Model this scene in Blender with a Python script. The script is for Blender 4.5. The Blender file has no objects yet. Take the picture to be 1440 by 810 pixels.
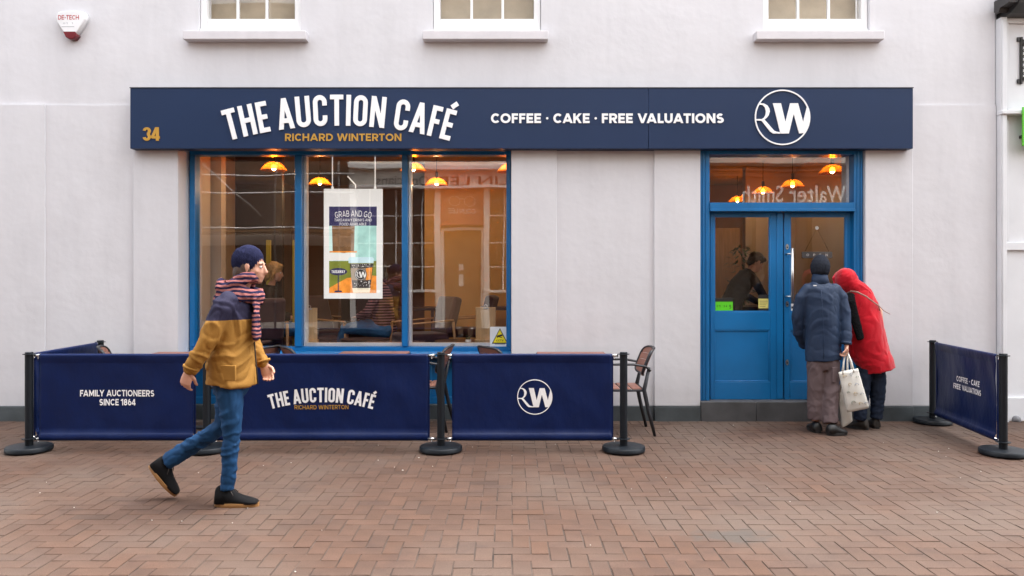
import bpy, bmesh, math, random
from mathutils import Vector, Matrix, noise, Euler
random.seed(7)
S = bpy.context.scene
C = S.collection
R = math.radians
PI = math.pi

# ------------------------------------------------------------------ camera, sky, sun, exposure
D0, HC, HOR, FPX = 8.33, 1.515, 392.0, 1100.0          # camera distance to the facade, eye height, horizon row, focal length in px
cam_d = bpy.data.cameras.new('camera'); cam = bpy.data.objects.new('camera', cam_d); C.objects.link(cam)
cam.location = (0, -D0, HC); cam.rotation_euler = (R(90), 0, 0)
cam_d.sensor_width = 36; cam_d.lens = 36*FPX/1440; cam_d.shift_y = -(405-HOR)/1440
cam_d.clip_start = 0.05; cam_d.clip_end = 500
S.camera = cam
SUN_EL, SUN_AZ = 70, 60                                # degrees; azimuth clockwise from +Y
w = bpy.data.worlds.new('World'); S.world = w; w.use_nodes = True
nt = w.node_tree; bg = nt.nodes['Background']
sky = nt.nodes.new('ShaderNodeTexSky'); sky.sky_type = 'NISHITA'; sky.sun_disc = False
sky.sun_elevation = R(SUN_EL); sky.sun_rotation = R(SUN_AZ); sky.air_density = 1.0; sky.dust_density = 4.0
hsv = nt.nodes.new('ShaderNodeHueSaturation'); hsv.inputs['Saturation'].default_value = 0.20
nt.links.new(sky.outputs[0], hsv.inputs['Color']); nt.links.new(hsv.outputs[0], bg.inputs[0])
bg.inputs[1].default_value = 0.15
sun_d = bpy.data.lights.new('sun', 'SUN'); sun_d.energy = 0.7; sun_d.angle = R(40); sun_d.color = (1, .955, .92)
sun = bpy.data.objects.new('sun', sun_d); C.objects.link(sun)
az, el = R(SUN_AZ), R(SUN_EL)
sdir = Vector((math.sin(az)*math.cos(el), math.cos(az)*math.cos(el), math.sin(el)))
sun.rotation_euler = sdir.to_track_quat('Z', 'Y').to_euler(); sun.location = (0, 0, 20)
S.view_settings.view_transform = 'Standard'; S.view_settings.look = 'None'
S.view_settings.exposure = 2.43; S.view_settings.gamma = 1
S.render.engine = 'CYCLES'
S.cycles.max_bounces = 8; S.cycles.transparent_max_bounces = 16; S.cycles.sample_clamp_indirect = 6
S.cycles.caustics_refractive = False; S.cycles.caustics_reflective = False

def PX(px, Y): return (px-720)*(D0+Y)/FPX
def PZ(py, Y): return HC-(py-HOR)*(D0+Y)/FPX

# ------------------------------------------------------------------ materials
MATS = {}
def srgb(r, g, b):
    f = lambda c: (c/255/12.92) if c/255 <= .04045 else ((c/255+.055)/1.055)**2.4
    return (f(r), f(g), f(b))
def mat(name, col, rough=.6, var=.08, scale=6, bump=0, bscale=60, metal=0, spec=.5, sheen=0, stretch=(1,1,1), detail=4, coat=0, trans=0):
    if name in MATS: return MATS[name]
    m = bpy.data.materials.new(name); m.use_nodes = True; t = m.node_tree; N = t.nodes; L = t.links
    b = N['Principled BSDF']
    tc = N.new('ShaderNodeTexCoord'); mp = N.new('ShaderNodeMapping'); mp.inputs['Scale'].default_value = stretch
    L.new(tc.outputs['Object'], mp.inputs[0])
    n = N.new('ShaderNodeTexNoise'); n.inputs['Scale'].default_value = scale; n.inputs['Detail'].default_value = detail
    L.new(mp.outputs[0], n.inputs['Vector'])
    cr = N.new('ShaderNodeValToRGB'); cr.color_ramp.elements[0].position = .3; cr.color_ramp.elements[1].position = .7
    cr.color_ramp.elements[0].color = (*[c*(1-var) for c in col], 1); cr.color_ramp.elements[1].color = (*[min(1, c*(1+var)) for c in col], 1)
    L.new(n.outputs['Fac'], cr.inputs[0]); L.new(cr.outputs[0], b.inputs['Base Color'])
    b.inputs['Roughness'].default_value = rough; b.inputs['Metallic'].default_value = metal
    b.inputs['Specular IOR Level'].default_value = spec
    b.inputs['Sheen Weight'].default_value = sheen; b.inputs['Coat Weight'].default_value = coat
    b.inputs['Transmission Weight'].default_value = trans
    if bump:
        n2 = N.new('ShaderNodeTexNoise'); n2.inputs['Scale'].default_value = bscale; n2.inputs['Detail'].default_value = 5
        L.new(mp.outputs[0], n2.inputs['Vector'])
        bp = N.new('ShaderNodeBump'); bp.inputs['Strength'].default_value = 1; bp.inputs['Distance'].default_value = bump
        L.new(n2.outputs['Fac'], bp.inputs['Height']); L.new(bp.outputs[0], b.inputs['Normal'])
    MATS[name] = m; return m
def emit(name, col, k):
    m = bpy.data.materials.new(name); m.use_nodes = True; b = m.node_tree.nodes['Principled BSDF']
    b.inputs['Base Color'].default_value = (*col, 1); b.inputs['Emission Color'].default_value = (*col, 1); b.inputs['Emission Strength'].default_value = k
    return m
def glass_mat(name, boost=4.0, tint=(1,1,1)):
    """window glass: a clear pane that mirrors the street by Fresnel on its outer face (both faces' share), clear on the way out"""
    m = bpy.data.materials.new(name); m.use_nodes = True; t = m.node_tree; N = t.nodes; L = t.links
    for x in list(N): N.remove(x)
    o = N.new('ShaderNodeOutputMaterial'); mix = N.new('ShaderNodeMixShader'); tr = N.new('ShaderNodeBsdfTransparent'); gl = N.new('ShaderNodeBsdfGlossy')
    tr.inputs[0].default_value = (*tint, 1); gl.inputs['Roughness'].default_value = 0.0
    fr = N.new('ShaderNodeFresnel'); fr.inputs[0].default_value = 1.5
    ge = N.new('ShaderNodeNewGeometry'); inv = N.new('ShaderNodeMath'); inv.operation = 'SUBTRACT'; inv.inputs[0].default_value = 1
    mu = N.new('ShaderNodeMath'); mu.operation = 'MULTIPLY'; mu.inputs[1].default_value = boost
    m2 = N.new('ShaderNodeMath'); m2.operation = 'MULTIPLY'; m2.use_clamp = True
    L.new(fr.outputs[0], mu.inputs[0]); L.new(ge.outputs['Backfacing'], inv.inputs[1]); L.new(mu.outputs[0], m2.inputs[0]); L.new(inv.outputs[0], m2.inputs[1])
    nz = N.new('ShaderNodeTexNoise'); nz.inputs['Scale'].default_value = 1.3; nz.inputs['Detail'].default_value = 1
    bp = N.new('ShaderNodeBump'); bp.inputs['Distance'].default_value = .0014; bp.inputs['Strength'].default_value = 1
    tc = N.new('ShaderNodeTexCoord'); L.new(tc.outputs['Object'], nz.inputs['Vector']); L.new(nz.outputs['Fac'], bp.inputs['Height']); L.new(bp.outputs[0], gl.inputs['Normal'])
    L.new(m2.outputs[0], mix.inputs[0]); L.new(tr.outputs[0], mix.inputs[1]); L.new(gl.outputs[0], mix.inputs[2]); L.new(mix.outputs[0], o.inputs[0])
    return m
def stucco_mat(name, col, dirt=.1, dirt_col=None):
    m = mat(name, col, .85, .03, 1.2, .0018, 14, spec=.25)
    t = m.node_tree; N = t.nodes; L = t.links; b = N['Principled BSDF']
    ge = N.new('ShaderNodeNewGeometry')
    # streaky damp marks, their own shape
    mp = N.new('ShaderNodeMapping'); mp.inputs['Scale'].default_value = (3.6, 1, .55); L.new(ge.outputs['Position'], mp.inputs[0])
    n = N.new('ShaderNodeTexNoise'); n.inputs['Scale'].default_value = 1.1; n.inputs['Detail'].default_value = 7; n.inputs['Roughness'].default_value = .62; L.new(mp.outputs[0], n.inputs['Vector'])
    cr = N.new('ShaderNodeValToRGB'); cr.color_ramp.elements[0].position = .45; cr.color_ramp.elements[1].position = .75
    L.new(n.outputs['Fac'], cr.inputs[0])
    # splash dirt low on the wall, broken up by noise
    sp = N.new('ShaderNodeSeparateXYZ'); L.new(ge.outputs['Position'], sp.inputs[0])
    mr = N.new('ShaderNodeMapRange'); mr.inputs['From Min'].default_value = .15; mr.inputs['From Max'].default_value = .75; mr.inputs['To Min'].default_value = 1; mr.inputs['To Max'].default_value = 0
    L.new(sp.outputs['Z'], mr.inputs['Value'])
    mm = N.new('ShaderNodeMath'); mm.operation = 'MULTIPLY'; L.new(mr.outputs[0], mm.inputs[0]); L.new(n.outputs['Fac'], mm.inputs[1])
    ad = N.new('ShaderNodeMath'); ad.operation = 'ADD'; L.new(mm.outputs[0], ad.inputs[0])
    m1 = N.new('ShaderNodeMath'); m1.operation = 'MULTIPLY'; m1.inputs[1].default_value = .5; L.new(cr.outputs[0], m1.inputs[0]); L.new(m1.outputs[0], ad.inputs[1])
    m3 = N.new('ShaderNodeMath'); m3.operation = 'MULTIPLY'; m3.inputs[1].default_value = dirt*2; m3.use_clamp = True; L.new(ad.outputs[0], m3.inputs[0])
    mix = N.new('ShaderNodeMix'); mix.data_type = 'RGBA'
    src = b.inputs['Base Color'].links[0].from_socket
    L.new(m3.outputs[0], mix.inputs['Factor']); L.new(src, mix.inputs['A']); mix.inputs['B'].default_value = (*(dirt_col or [c*.55 for c in col]), 1)
    L.new(mix.outputs['Result'], b.inputs['Base Color'])
    # trowel waves
    n3 = N.new('ShaderNodeTexNoise'); n3.inputs['Scale'].default_value = 2.4; n3.inputs['Detail'].default_value = 3; L.new(ge.outputs['Position'], n3.inputs['Vector'])
    old = b.inputs['Normal'].links[0].from_node
    bp = N.new('ShaderNodeBump'); bp.inputs['Distance'].default_value = .012; bp.inputs['Strength'].default_value = .8
    L.new(n3.outputs['Fac'], bp.inputs['Height']); L.new(bp.outputs[0], old.inputs['Normal'])
    return m

M_wall = stucco_mat('lilac_white_stucco', srgb(211, 210, 213), .15)
M_sill = mat('painted_sill', srgb(208, 205, 208), .7, .04, 8, .0008, 40)
M_white = mat('white_gloss_paint', (.82, .82, .82), .35, .02, 4, .0003, 30)
M_blue = mat('blue_gloss_paint', (.003, .138, .36), .36, .14, 2, .0004, 22, coat=.1)
M_slate = mat('grey_slate', (.06, .072, .078), .55, .35, 3.5, .0015, 30, detail=8)
M_step = mat('grey_stone_step', (.062, .062, .065), .7, .35, 4, .001, 60, detail=8)
M_fascia = mat('navy_fascia_paint', (.0045, .021, .070), .5, .04, 2, .0002, 5, spec=.35)
M_letter = mat('white_letter', (.88, .88, .88), .4, .01, 4)
M_gold = mat('gold_letter', (.50, .27, .035), .45, .04, 10)
M_navyfab = mat('navy_nylon', (.0005, .0095, .062), .45, .08, 8, .014, 5.5, spec=.26, stretch=(1, 1, .55))
M_black = mat('black_powder_coat', (.006, .009, .013), .45, .12, 20, .0002, 300, spec=.3)
M_chrome = mat('bright_metal', (.7, .7, .7), .22, .05, 10, metal=1)
M_steel = mat('brushed_steel', (.6, .6, .6), .3, .05, 60, metal=1, stretch=(1, 1, .05))
M_terra = mat('terracotta_plastic', (.24, .105, .075), .5, .1, 10, .0003, 120)
M_dgrey = mat('dark_grey_aluminium', (.014, .015, .019), .45, .1, 20)
M_glass = glass_mat('window_glass')
M_glass_up = glass_mat('upper_window_glass', 1.9)
M_skin = mat('skin', (.55, .29, .2), .5, .06, 20, .0002, 300, spec=.4)
M_rubber = mat('black_rubber', (.015, .015, .015), .6)
M_wood = mat('oak', (.42, .24, .11), .45, .18, 3, .0003, 40, stretch=(14, 14, 1))
M_brass = mat('dark_brass', (.12, .08, .04), .4, metal=.7)
M_lead = mat('lead_grey', (.06, .065, .075), .6, .2, 8, .001, 30)

# ------------------------------------------------------------------ object helpers
def new_obj(name, me, parent=None):
    o = bpy.data.objects.new(name, me); C.objects.link(o)
    if parent is not None: o.parent = parent
    return o
def tag(o, label, cat, group=None, kind=None):
    if label: o['label'] = label
    if cat: o['category'] = cat
    if group: o['group'] = group
    if kind: o['kind'] = kind
    return o
def thing(name, label, cat, loc=(0, 0, 0), rz=0, group=None):
    o = new_obj(name, None); o.location = loc; o.rotation_euler = (0, 0, rz); o.empty_display_size = .1
    return tag(o, label, cat, group)
def copy_tree(o, parent=None):
    c = o.copy(); C.objects.link(c)
    if parent is not None: c.parent = parent
    for ch in list(o.children): copy_tree(ch, c)
    return c

class MB:
    """mesh builder: several shapes into one mesh"""
    def __init__(s): s.bm = bmesh.new(); s.mats = []
    def mi(s, m):
        if m is None: return 0
        if m not in s.mats: s.mats.append(m)
        return s.mats.index(m)
    def poly(s, pts, m=None, smooth=False):
        f = s.bm.faces.new([s.bm.verts.new(p) for p in pts]); f.material_index = s.mi(m); f.smooth = smooth; return f
    def box(s, x0, x1, y0, y1, z0, z1, m=None, bev=0, seg=1, M=None):
        b = bmesh.ops.create_cube(s.bm, size=1); v = b['verts']
        for q in v:
            q.co = Vector(((x0+x1)/2+q.co.x*(x1-x0), (y0+y1)/2+q.co.y*(y1-y0), (z0+z1)/2+q.co.z*(z1-z0)))
        fs = list({f for q in v for f in q.link_faces})
        i = s.mi(m)
        for f in fs: f.material_index = i
        if bev:
            es = list({e for q in v for e in q.link_edges})
            r = bmesh.ops.bevel(s.bm, geom=es, offset=bev, segments=seg, affect='EDGES', profile=.5)
            for f in r['faces']: f.material_index = i; f.smooth = True
            v = list({q for f in r['faces'] for q in f.verts} | {q for q in v if q.is_valid})
        if M is not None:
            for q in v: q.co = M @ q.co
        return s
    def prism(s, pts, y0, y1, m=None, fn=None):
        """polygon in XZ extruded along Y (or mapped by fn(u, v, d))"""
        fn = fn or (lambda u, v, d: Vector((u, d, v)))
        i = s.mi(m); n = len(pts)
        A = [s.bm.verts.new(fn(p[0], p[1], y0)) for p in pts]; B = [s.bm.verts.new(fn(p[0], p[1], y1)) for p in pts]
        fs = [s.bm.faces.new(A), s.bm.faces.new(B[::-1])]
        for k in range(n): fs.append(s.bm.faces.new((A[k], B[k], B[(k+1) % n], A[(k+1) % n])))
        for f in fs: f.material_index = i
        return s
    def rings(s, rings, m=None, cap=True, smooth=True, closed=True):
        i = s.mi(m); V = [[s.bm.verts.new(p) for p in r] for r in rings]; n = len(V[0])
        for a, b in zip(V, V[1:]):
            for k in range(n if closed else n-1):
                f = s.bm.faces.new((a[k], a[(k+1) % n], b[(k+1) % n], b[k])); f.material_index = i; f.smooth = smooth
        if cap and closed:
            for q in (V[0][::-1], V[-1]):
                f = s.bm.faces.new(q); f.material_index = i
        return s
    def tube(s, pts, rad, n=10, m=None, side=None, cap=True, rnd=False):
        """pts: centre line; rad: r, (a, b) or a list of them; side: reference direction for a"""
        pts = [Vector(p) for p in pts]
        if not isinstance(rad, list): rad = [rad]*len(pts)
        rad = [(r, r) if not isinstance(r, tuple) else r for r in rad]
        if rnd:                                             # rounded ends
            t0 = (pts[0]-pts[1]).normalized(); t1 = (pts[-1]-pts[-2]).normalized(); r0, r1 = rad[0], rad[-1]
            P0 = []; Q0 = []; P1 = []; Q1 = []
            for k in (1, 2, 3):
                a = k*PI/2/3.2; c, d = math.cos(a), math.sin(a)
                P1.append(pts[-1]+t1*min(r1)*d); Q1.append((r1[0]*c, r1[1]*c)); P0.insert(0, pts[0]+t0*min(r0)*d); Q0.insert(0, (r0[0]*c, r0[1]*c))
            pts = P0+pts+P1; rad = Q0+rad+Q1
        R_ = []; ref = Vector(side) if side is not None else None
        prev = None
        for k, p in enumerate(pts):
            t = (pts[min(k+1, len(pts)-1)]-pts[max(k-1, 0)]).normalized()
            if ref is not None: u = ref-t*ref.dot(t)
            elif prev is None: q = Vector((0, 0, 1)) if abs(t.z) < .9 else Vector((1, 0, 0)); u = q-t*q.dot(t)
            else: u = prev-t*prev.dot(t)
            u.normalize(); prev = u; v = t.cross(u)
            R_.append([p+u*math.cos(2*PI*j/n)*rad[k][0]+v*math.sin(2*PI*j/n)*rad[k][1] for j in range(n)])
        return s.rings(R_, m, cap)
    def ball(s, c, r, m=None, n=12, M=None):
        c = Vector(c); r = r if isinstance(r, tuple) else (r, r, r); i = s.mi(m)
        b = bmesh.ops.create_uvsphere(s.bm, u_segments=n, v_segments=max(6, n*2//3), radius=1)
        for q in b['verts']:
            p = Vector((q.co.x*r[0], q.co.y*r[1], q.co.z*r[2]))
            if M is not None: p = M @ p
            q.co = p+c
        for f in {f for q in b['verts'] for f in q.link_faces}: f.material_index = i; f.smooth = True
        return s
    def lathe(s, prof, c=(0, 0, 0), n=24, m=None, cap=True, smooth=True):
        c = Vector(c)
        return s.rings([[c+Vector((r*math.cos(2*PI*j/n), r*math.sin(2*PI*j/n), z)) for j in range(n)] for r, z in prof], m, cap, smooth)
    def me(s, name='mesh', m=None, smooth_angle=None):
        me = bpy.data.meshes.new(name)
        bmesh.ops.recalc_face_normals(s.bm, faces=s.bm.faces[:])
        s.bm.to_mesh(me); s.bm.free()
        for q in (s.mats or ([m] if m else [])): me.materials.append(q)
        if smooth_angle:
            me.shade_smooth(); me.set_sharp_from_angle(angle=R(smooth_angle))
        return me
    def build(s, name, m=None, parent=None, smooth_angle=None):
        return new_obj(name, s.me(name, m, smooth_angle), parent)

def box(name, m, parent, x0, x1, y0, y1, z0, z1, bev=0, seg=1):
    return MB().box(x0, x1, y0, y1, z0, z1, None, bev, seg).build(name, m, parent)

# ------------------------------------------------------------------ stroke lettering
def oval(x0, x1, y0, y1, a0, a1, cond, n=20):
    cx, cy, rx, ry = (x0+x1)/2, (y0+y1)/2, (x1-x0)/2, (y1-y0)/2; out = []
    for k in range(n+1):
        a = R(a0+(a1-a0)*k/n)
        if cond:
            e = max(0, ry-rx); r2 = min(rx, ry); sy = e if math.sin(a) > 1e-6 else (-e if math.sin(a) < -1e-6 else (e if (k == 0 and a1 > a0 or k == n and a1 < a0) else -e))
            out.append((cx+rx*math.cos(a), cy+sy+r2*math.sin(a)))
        else: out.append((cx+rx*math.cos(a), cy+ry*math.sin(a)))
    return out
GW = dict(A=.98, B=.76, C=.92, D=.86, E=.66, F=.62, G=.96, H=.84, I=.22, J=.6, K=.84, L=.58, M=.98, N=.86, O=1.0, P=.74, Q=1.0, R=.78, S=.72, T=.72, U=.80, V=.94, W=1.36, X=.86, Y=.88, Z=.74)
CW = dict(A=.53, C=.46, E=.36, F=.34, H=.48, I=.17, N=.50, O=.46, T=.44, U=.48, R=.46, W=.72, D=.46, L=.36)
def glyph(ch, t, cond):
    acc = ch == 'É'; ch = 'E' if acc else ch
    if ch == 'I': W = t
    elif cond: W = CW.get(ch, .46)
    else: W = GW.get(ch, .70)
    m = t/2; s = []; y5 = .5
    L = lambda *p: s.append((list(p), False))
    if ch == 'I': L((m, 0), (m, 1))
    elif ch == 'T': L((0, 1-m), (W, 1-m)); L((W/2, 0), (W/2, 1-m))
    elif ch == 'H': L((m, 0), (m, 1)); L((W-m, 0), (W-m, 1)); L((m, y5), (W-m, y5))
    elif ch in 'EF':
        L((m, 0), (m, 1)); L((m, 1-m), (W, 1-m)); L((m, y5), (W*.92, y5))
        if ch == 'E': L((m, m), (W, m))
        if acc: s.append(([(W*.42, 1.06), (W*.86, 1.24)], 'free'))
    elif ch == 'L': L((m, 0), (m, 1)); L((m, m), (W, m))
    elif ch == 'A': L((m*.95, -.0), (W/2, 1.0)); L((W-m*.95, -.0), (W/2, 1.0)); L((W*.22, .27), (W*.78, .27))
    elif ch == 'V': L((m*.95, 1), (W/2, 0)); L((W-m*.95, 1), (W/2, 0))
    elif ch == 'W':
        q = W/4; L((m, 1), (q+m*.3, 0)); L((q+m*.3, 0), (W/2, 1)); L((W/2, 1), (W-q-m*.3, 0)); L((W-q-m*.3, 0), (W-m, 1))
    elif ch == 'M': L((m, 0), (m, 1)); L((W-m, 0), (W-m, 1)); L((m, 1), (W/2, .25)); L((W/2, .25), (W-m, 1))
    elif ch == 'N': L((m, 0), (m, 1)); L((W-m, 0), (W-m, 1)); L((m*1.1, .97), (W-m*1.1, .03))
    elif ch == 'K': L((m, 0), (m, 1)); L((m*1.5, .38), (W-m*1.4, 1.0)); L((W*.42, .58), (W-m*1.3, 0))
    elif ch == 'Y': L((m, 1), (W/2, .42)); L((W-m, 1), (W/2, .42)); L((W/2, 0), (W/2, .46))
    elif ch == 'X': L((m, 0), (W-m, 1)); L((m, 1), (W-m, 0))
    elif ch == 'Z': L((0, 1-m), (W, 1-m)); L((W-m*1.4, .97), (m*1.4, .03)); L((0, m), (W, m))
    elif ch in 'OQ':
        if cond:
            r = W/2-m; s.append(([(W/2+r*math.cos(R(a)), 1-m-r+r*math.sin(R(a))) for a in range(0, 181, 15)]+[(W/2+r*math.cos(R(a)), m+r+r*math.sin(R(a))) for a in range(180, 361, 15)], True))
        else: s.append((oval(m, W-m, m, 1-m, 0, 360, False, 32)[:-1], True))
    elif ch == 'C':
        if cond:
            r = W/2-m; top = [(W/2+r*math.cos(R(a)), 1-m-r+r*math.sin(R(a))) for a in range(0, 181, 15)]; bot = [(W/2+r*math.cos(R(a)), m+r+r*math.sin(R(a))) for a in range(180, 361, 15)]
            s.append(([(W-m, .66)]+top+bot+[(W-m, .34)], False))
        else: s.append((oval(m, W-m, m, 1-m, 42, 318, False, 24), False)); W -= .07
    elif ch == 'G': s.append((oval(m, W-m, m, 1-m, 45, 322, cond, 24), False)); L((W*.55, .46), (W-m*.6, .46)); L((W-m*1.3, .18), (W-m*1.3, .46))
    elif ch == 'U':
        r = min(W/2-m, .4); a = oval(m, W-m, m, m+2*r, 180, 360, False, 16); s.append(([(m, 1)]+a+[(W-m, 1)], False))
    elif ch == 'J':
        a = oval(m, W-m, m, .6, 180, 360, False, 12); s.append((a+[(W-m, 1)], False))
    elif ch == 'D':
        r = .5-m; rr = min(W-t, r*.95)
        s.append(([(m, m), (W-m-rr, m)]+[(W-m-rr+rr*math.cos(R(a)), .5+r*math.sin(R(a))) for a in range(-80, 90, 10)]+[(W-m-rr, 1-m), (m, 1-m)], True))
    elif ch in 'RPB':
        yb = .43 if ch != 'B' else .5; r = (1-m-yb)/2
        x = W-m-r if ch != 'B' else W-m-r*1.1
        L((m, 0), (m, 1)); s.append(([(m, 1-m), (x, 1-m)]+[(x+r*math.cos(R(a)), yb+r+r*math.sin(R(a))) for a in range(80, -90, -10)]+[(x, yb), (m, yb)], False))
        if ch == 'R': L((W*.50, yb), (W-m*1.15, 0))
        if ch == 'B':
            r2 = (.5-m)/2; x2 = W-m-r2; s.append(([(m, .5), (x2, .5)]+[(x2+r2*math.cos(R(a)), m+r2+r2*math.sin(R(a))) for a in range(80, -90, -10)]+[(x2, m), (m, m)], False))
    elif ch == 'S':
        a = oval(m*1.2, W-m*1.2, .5, 1-m, 35, 262, False, 16); b = oval(m, W-m, m, .5, 82, -150, False, 16); s.append((a+b, False))
    elif ch == '1': W = .38; L((W-m, 0), (W-m, 1)); L((0.02, .80), (W-m, .97))
    elif ch == '8': s.append((oval(m*1.3, W-m*1.3, .52, 1-m, 0, 360, cond, 24)[:-1], True)); s.append((oval(m, W-m, m, .52, 0, 360, cond, 24)[:-1], True))
    elif ch == '6': s.append((oval(m, W-m, m, .60, 0, 360, False, 24)[:-1], True)); s.append(([(m, .33), (m*1.5, .55), (W*.32, .82), (W*.52, 1.0)], False))
    elif ch == '9': s.append((oval(m, W-m, .40, 1-m, 0, 360, False, 24)[:-1], True)); s.append(([(W-m, .67), (W-m*1.5, .45), (W*.68, .18), (W*.48, 0)], False))
    elif ch == '4': L((W*.62, 1), (m*.6, .30)); L((0, .25), (W, .25)); L((W*.70, 0), (W*.70, 1))
    elif ch == '3':
        r = (.5-m)/2+.0; rx = (W-t)/2
        up = [(W/2+rx*math.cos(R(a)), 1-m-r+r*math.sin(R(a))) for a in range(170, -71, -15)]; lo = [(W/2+rx*math.cos(R(a)), m+r+r*math.sin(R(a))) for a in range(70, -171, -15)]
        s.append((up+[(W*.55, .5)], False)); s.append(([(W*.55, .5)]+lo, False))
    elif ch == '5': L((m*1.2, 1-m), (W*.9, 1-m)); L((m*1.2, .5), (m*1.2, 1)); s.append((oval(m-.1, W-m, m, .62, 120, -140, False, 16), False))
    elif ch == '0': s.append((oval(m, W-m, m, 1-m, 0, 360, False, 24)[:-1], True))
    elif ch == '•': W = .24; s.append(([(0, .5), (.24, .5)], 'dot'))
    elif ch == '-': W = .34; L((0, .42), (W, .42))
    elif ch == ' ': W = .30 if not cond else .16
    return W, s
def clipy(poly, y0, y1):
    for lim, sg in ((y0, 1), (y1, -1)):
        out = []
        for k in range(len(poly)):
            a, b = poly[k-1], poly[k]; ia, ib = sg*(a[1]-lim) >= -1e-9, sg*(b[1]-lim) >= -1e-9
            if ia != ib:
                f = (lim-a[1])/(b[1]-a[1]); out.append((a[0]+f*(b[0]-a[0]), lim))
            if ib: out.append(b)
        poly = out
        if len(poly) < 3: return []
    return poly
def stroke_quads(pts, closed, t):
    if closed == 'dot':
        cx = (pts[0][0]+pts[1][0])/2; r = .12
        return [[(cx+r*math.cos(2*PI*k/16), .5+r*math.sin(2*PI*k/16)) for k in range(16)]]
    free = closed == 'free'; closed = closed is True
    P = [Vector(p) for p in pts]; q = [P[0]]
    for p in P[1:]:
        if (p-q[-1]).length > 1e-5: q.append(p)
    P = q; n = len(P)
    if not closed and not free:
        for e, o in ((0, 1), (-1, -2)):                       # run slanting ends past the line, to be cut flat
            d = (P[e]-P[o])
            if len(P) == 2 and abs(d.x) > 1e-4 and abs(d.y) > .02: P[e] = P[e]+d.normalized()*t*.6
    Lf, Rt = [], []
    for k in range(n):
        a = P[k-1] if (k or closed) else None; b = P[(k+1) % n] if (k < n-1 or closed) else None
        d1 = (P[k]-a).normalized() if a is not None else None; d2 = (b-P[k]).normalized() if b is not None else None
        d1 = d1 or d2; d2 = d2 or d1
        n1 = Vector((-d1.y, d1.x)); n2 = Vector((-d2.y, d2.x)); mi = (n1+n2)
        mi = mi.normalized() if mi.length > 1e-6 else n1
        L_ = t/2/max(.35, mi.dot(n1)); Lf.append(P[k]+mi*L_); Rt.append(P[k]-mi*L_)
    out = []
    for k in range(n if closed else n-1):
        j = (k+1) % n; pq = [tuple(Lf[k]), tuple(Rt[k]), tuple(Rt[j]), tuple(Lf[j])]
        if not free: pq = clipy(pq, 0, 1)
        if len(pq) >= 3: out.append(pq)
    return out
def text_glyphs(txt, t, cond=False, track=.12):
    """[(x offset, width, [[polys of a stroke], ...])], total width, in cap heights"""
    x = 0; out = []; kern = {('V', 'A'): -.16, ('A', 'T'): -.08, ('L', 'U'): -.02, ('U', 'A'): -.04, ('F', 'A'): -.1, ('C', 'A'): -.04, ('A', 'K'): -.04, ('T', 'A'): -.08, ('C', 'O'): -.02, ('A', 'V'): -.1, ('A', 'U'): -.03, ('W', 'A'): -.08, ('A', 'W'): -.08, ('R', 'T'): -.04, ('L', 'Y'): -.12, (' ', 'A'): -.05}; prev = ''
    for ch in txt:
        x += kern.get((prev, ch), 0)*(1 if not cond else .35); prev = ch
        W, st = glyph(ch, t, cond)
        out.append((ch, x, W, [stroke_quads(p, c, t) for p, c in st])); x += W+track
        if ch == ' ': x -= track*.3
    return out, x-track
def emit_glyph(mb, strokes, fn, depth, m):
    """fn(u, v, d): glyph coordinates to world, d = how far proud"""
    for k, polys in enumerate(strokes):
        dd = depth+k*.0004
        bm = mb.bm; i = mb.mi(m); cache = {}
        def V(p, d):
            key = (round(p[0], 5), round(p[1], 5), d)
            if key not in cache: cache[key] = bm.verts.new(fn(p[0], p[1], d))
            return cache[key]
        edges = {}
        for pq in polys:
            vs = []
            for p in pq:
                v = V(p, dd)
                if v not in vs: vs.append(v)
            if len(vs) < 3: continue
            try: f = bm.faces.new(vs)
            except ValueError: continue
            f.material_index = i
            for a, b in zip(pq, pq[1:]+pq[:1]):
                ka, kb = (round(a[0], 5), round(a[1], 5)), (round(b[0], 5), round(b[1], 5))
                if ka == kb: continue
                if (kb, ka) in edges: del edges[(kb, ka)]
                else: edges[(ka, kb)] = (a, b)
        if depth > .002:
            for a, b in edges.values():
                f = bm.faces.new((V(a, dd), V(b, dd), V(b, 0), V(a, 0))); f.material_index = i
def lettering(name, txt, x0, x1, z0, z1, plane, t=.2, cond=False, track=.12, m=None, parent=None, depth=.001, each=False, shear=0):
    """straight line of letters fitted to the box x0..x1, z0..z1 of plane(x, z, d)"""
    gl, W = text_glyphs(txt, t, cond, track); sx = (x1-x0)/W; h = z1-z0
    mb = MB(); outs = []
    for ch, gx, gw, st in gl:
        if each: mb = MB()
        emit_glyph(mb, st, lambda u, v, d: plane(x0+(gx+u)*sx+shear*v, z0+v*h, d), depth, m)
        if each and ch != ' ': outs.append(mb.build('letter', m, parent))
    if not each: outs = [mb.build(name, m, parent)]
    return outs
def arc_lettering(txt, xc, zb, h, width, rad, plane, t, m, parent, depth, each=True, cond=True, track=.06, name='letter'):
    """letters set round an arch: xc, zb = middle of the baseline"""
    gl, W = text_glyphs(txt, t, cond, track); outs = []; mb = MB(); sx = width/W
    for ch, gx, gw, st in gl:
        a = ((gx+gw/2)*sx-width/2)/rad; ca, sa = math.cos(a), math.sin(a)
        bx, bz = xc+rad*sa, zb-rad*(1-ca)
        if each: mb = MB()
        def fn(u, v, d):
            p, q = (u-gw/2)*sx, v*h
            return plane(bx+p*ca+q*sa, bz-p*sa+q*ca, d)
        emit_glyph(mb, st, fn, depth, m)
        if each and ch != ' ': outs.append(mb.build('letter', m, parent))
    if not each: outs = [mb.build(name, m, parent)]
    return outs
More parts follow.
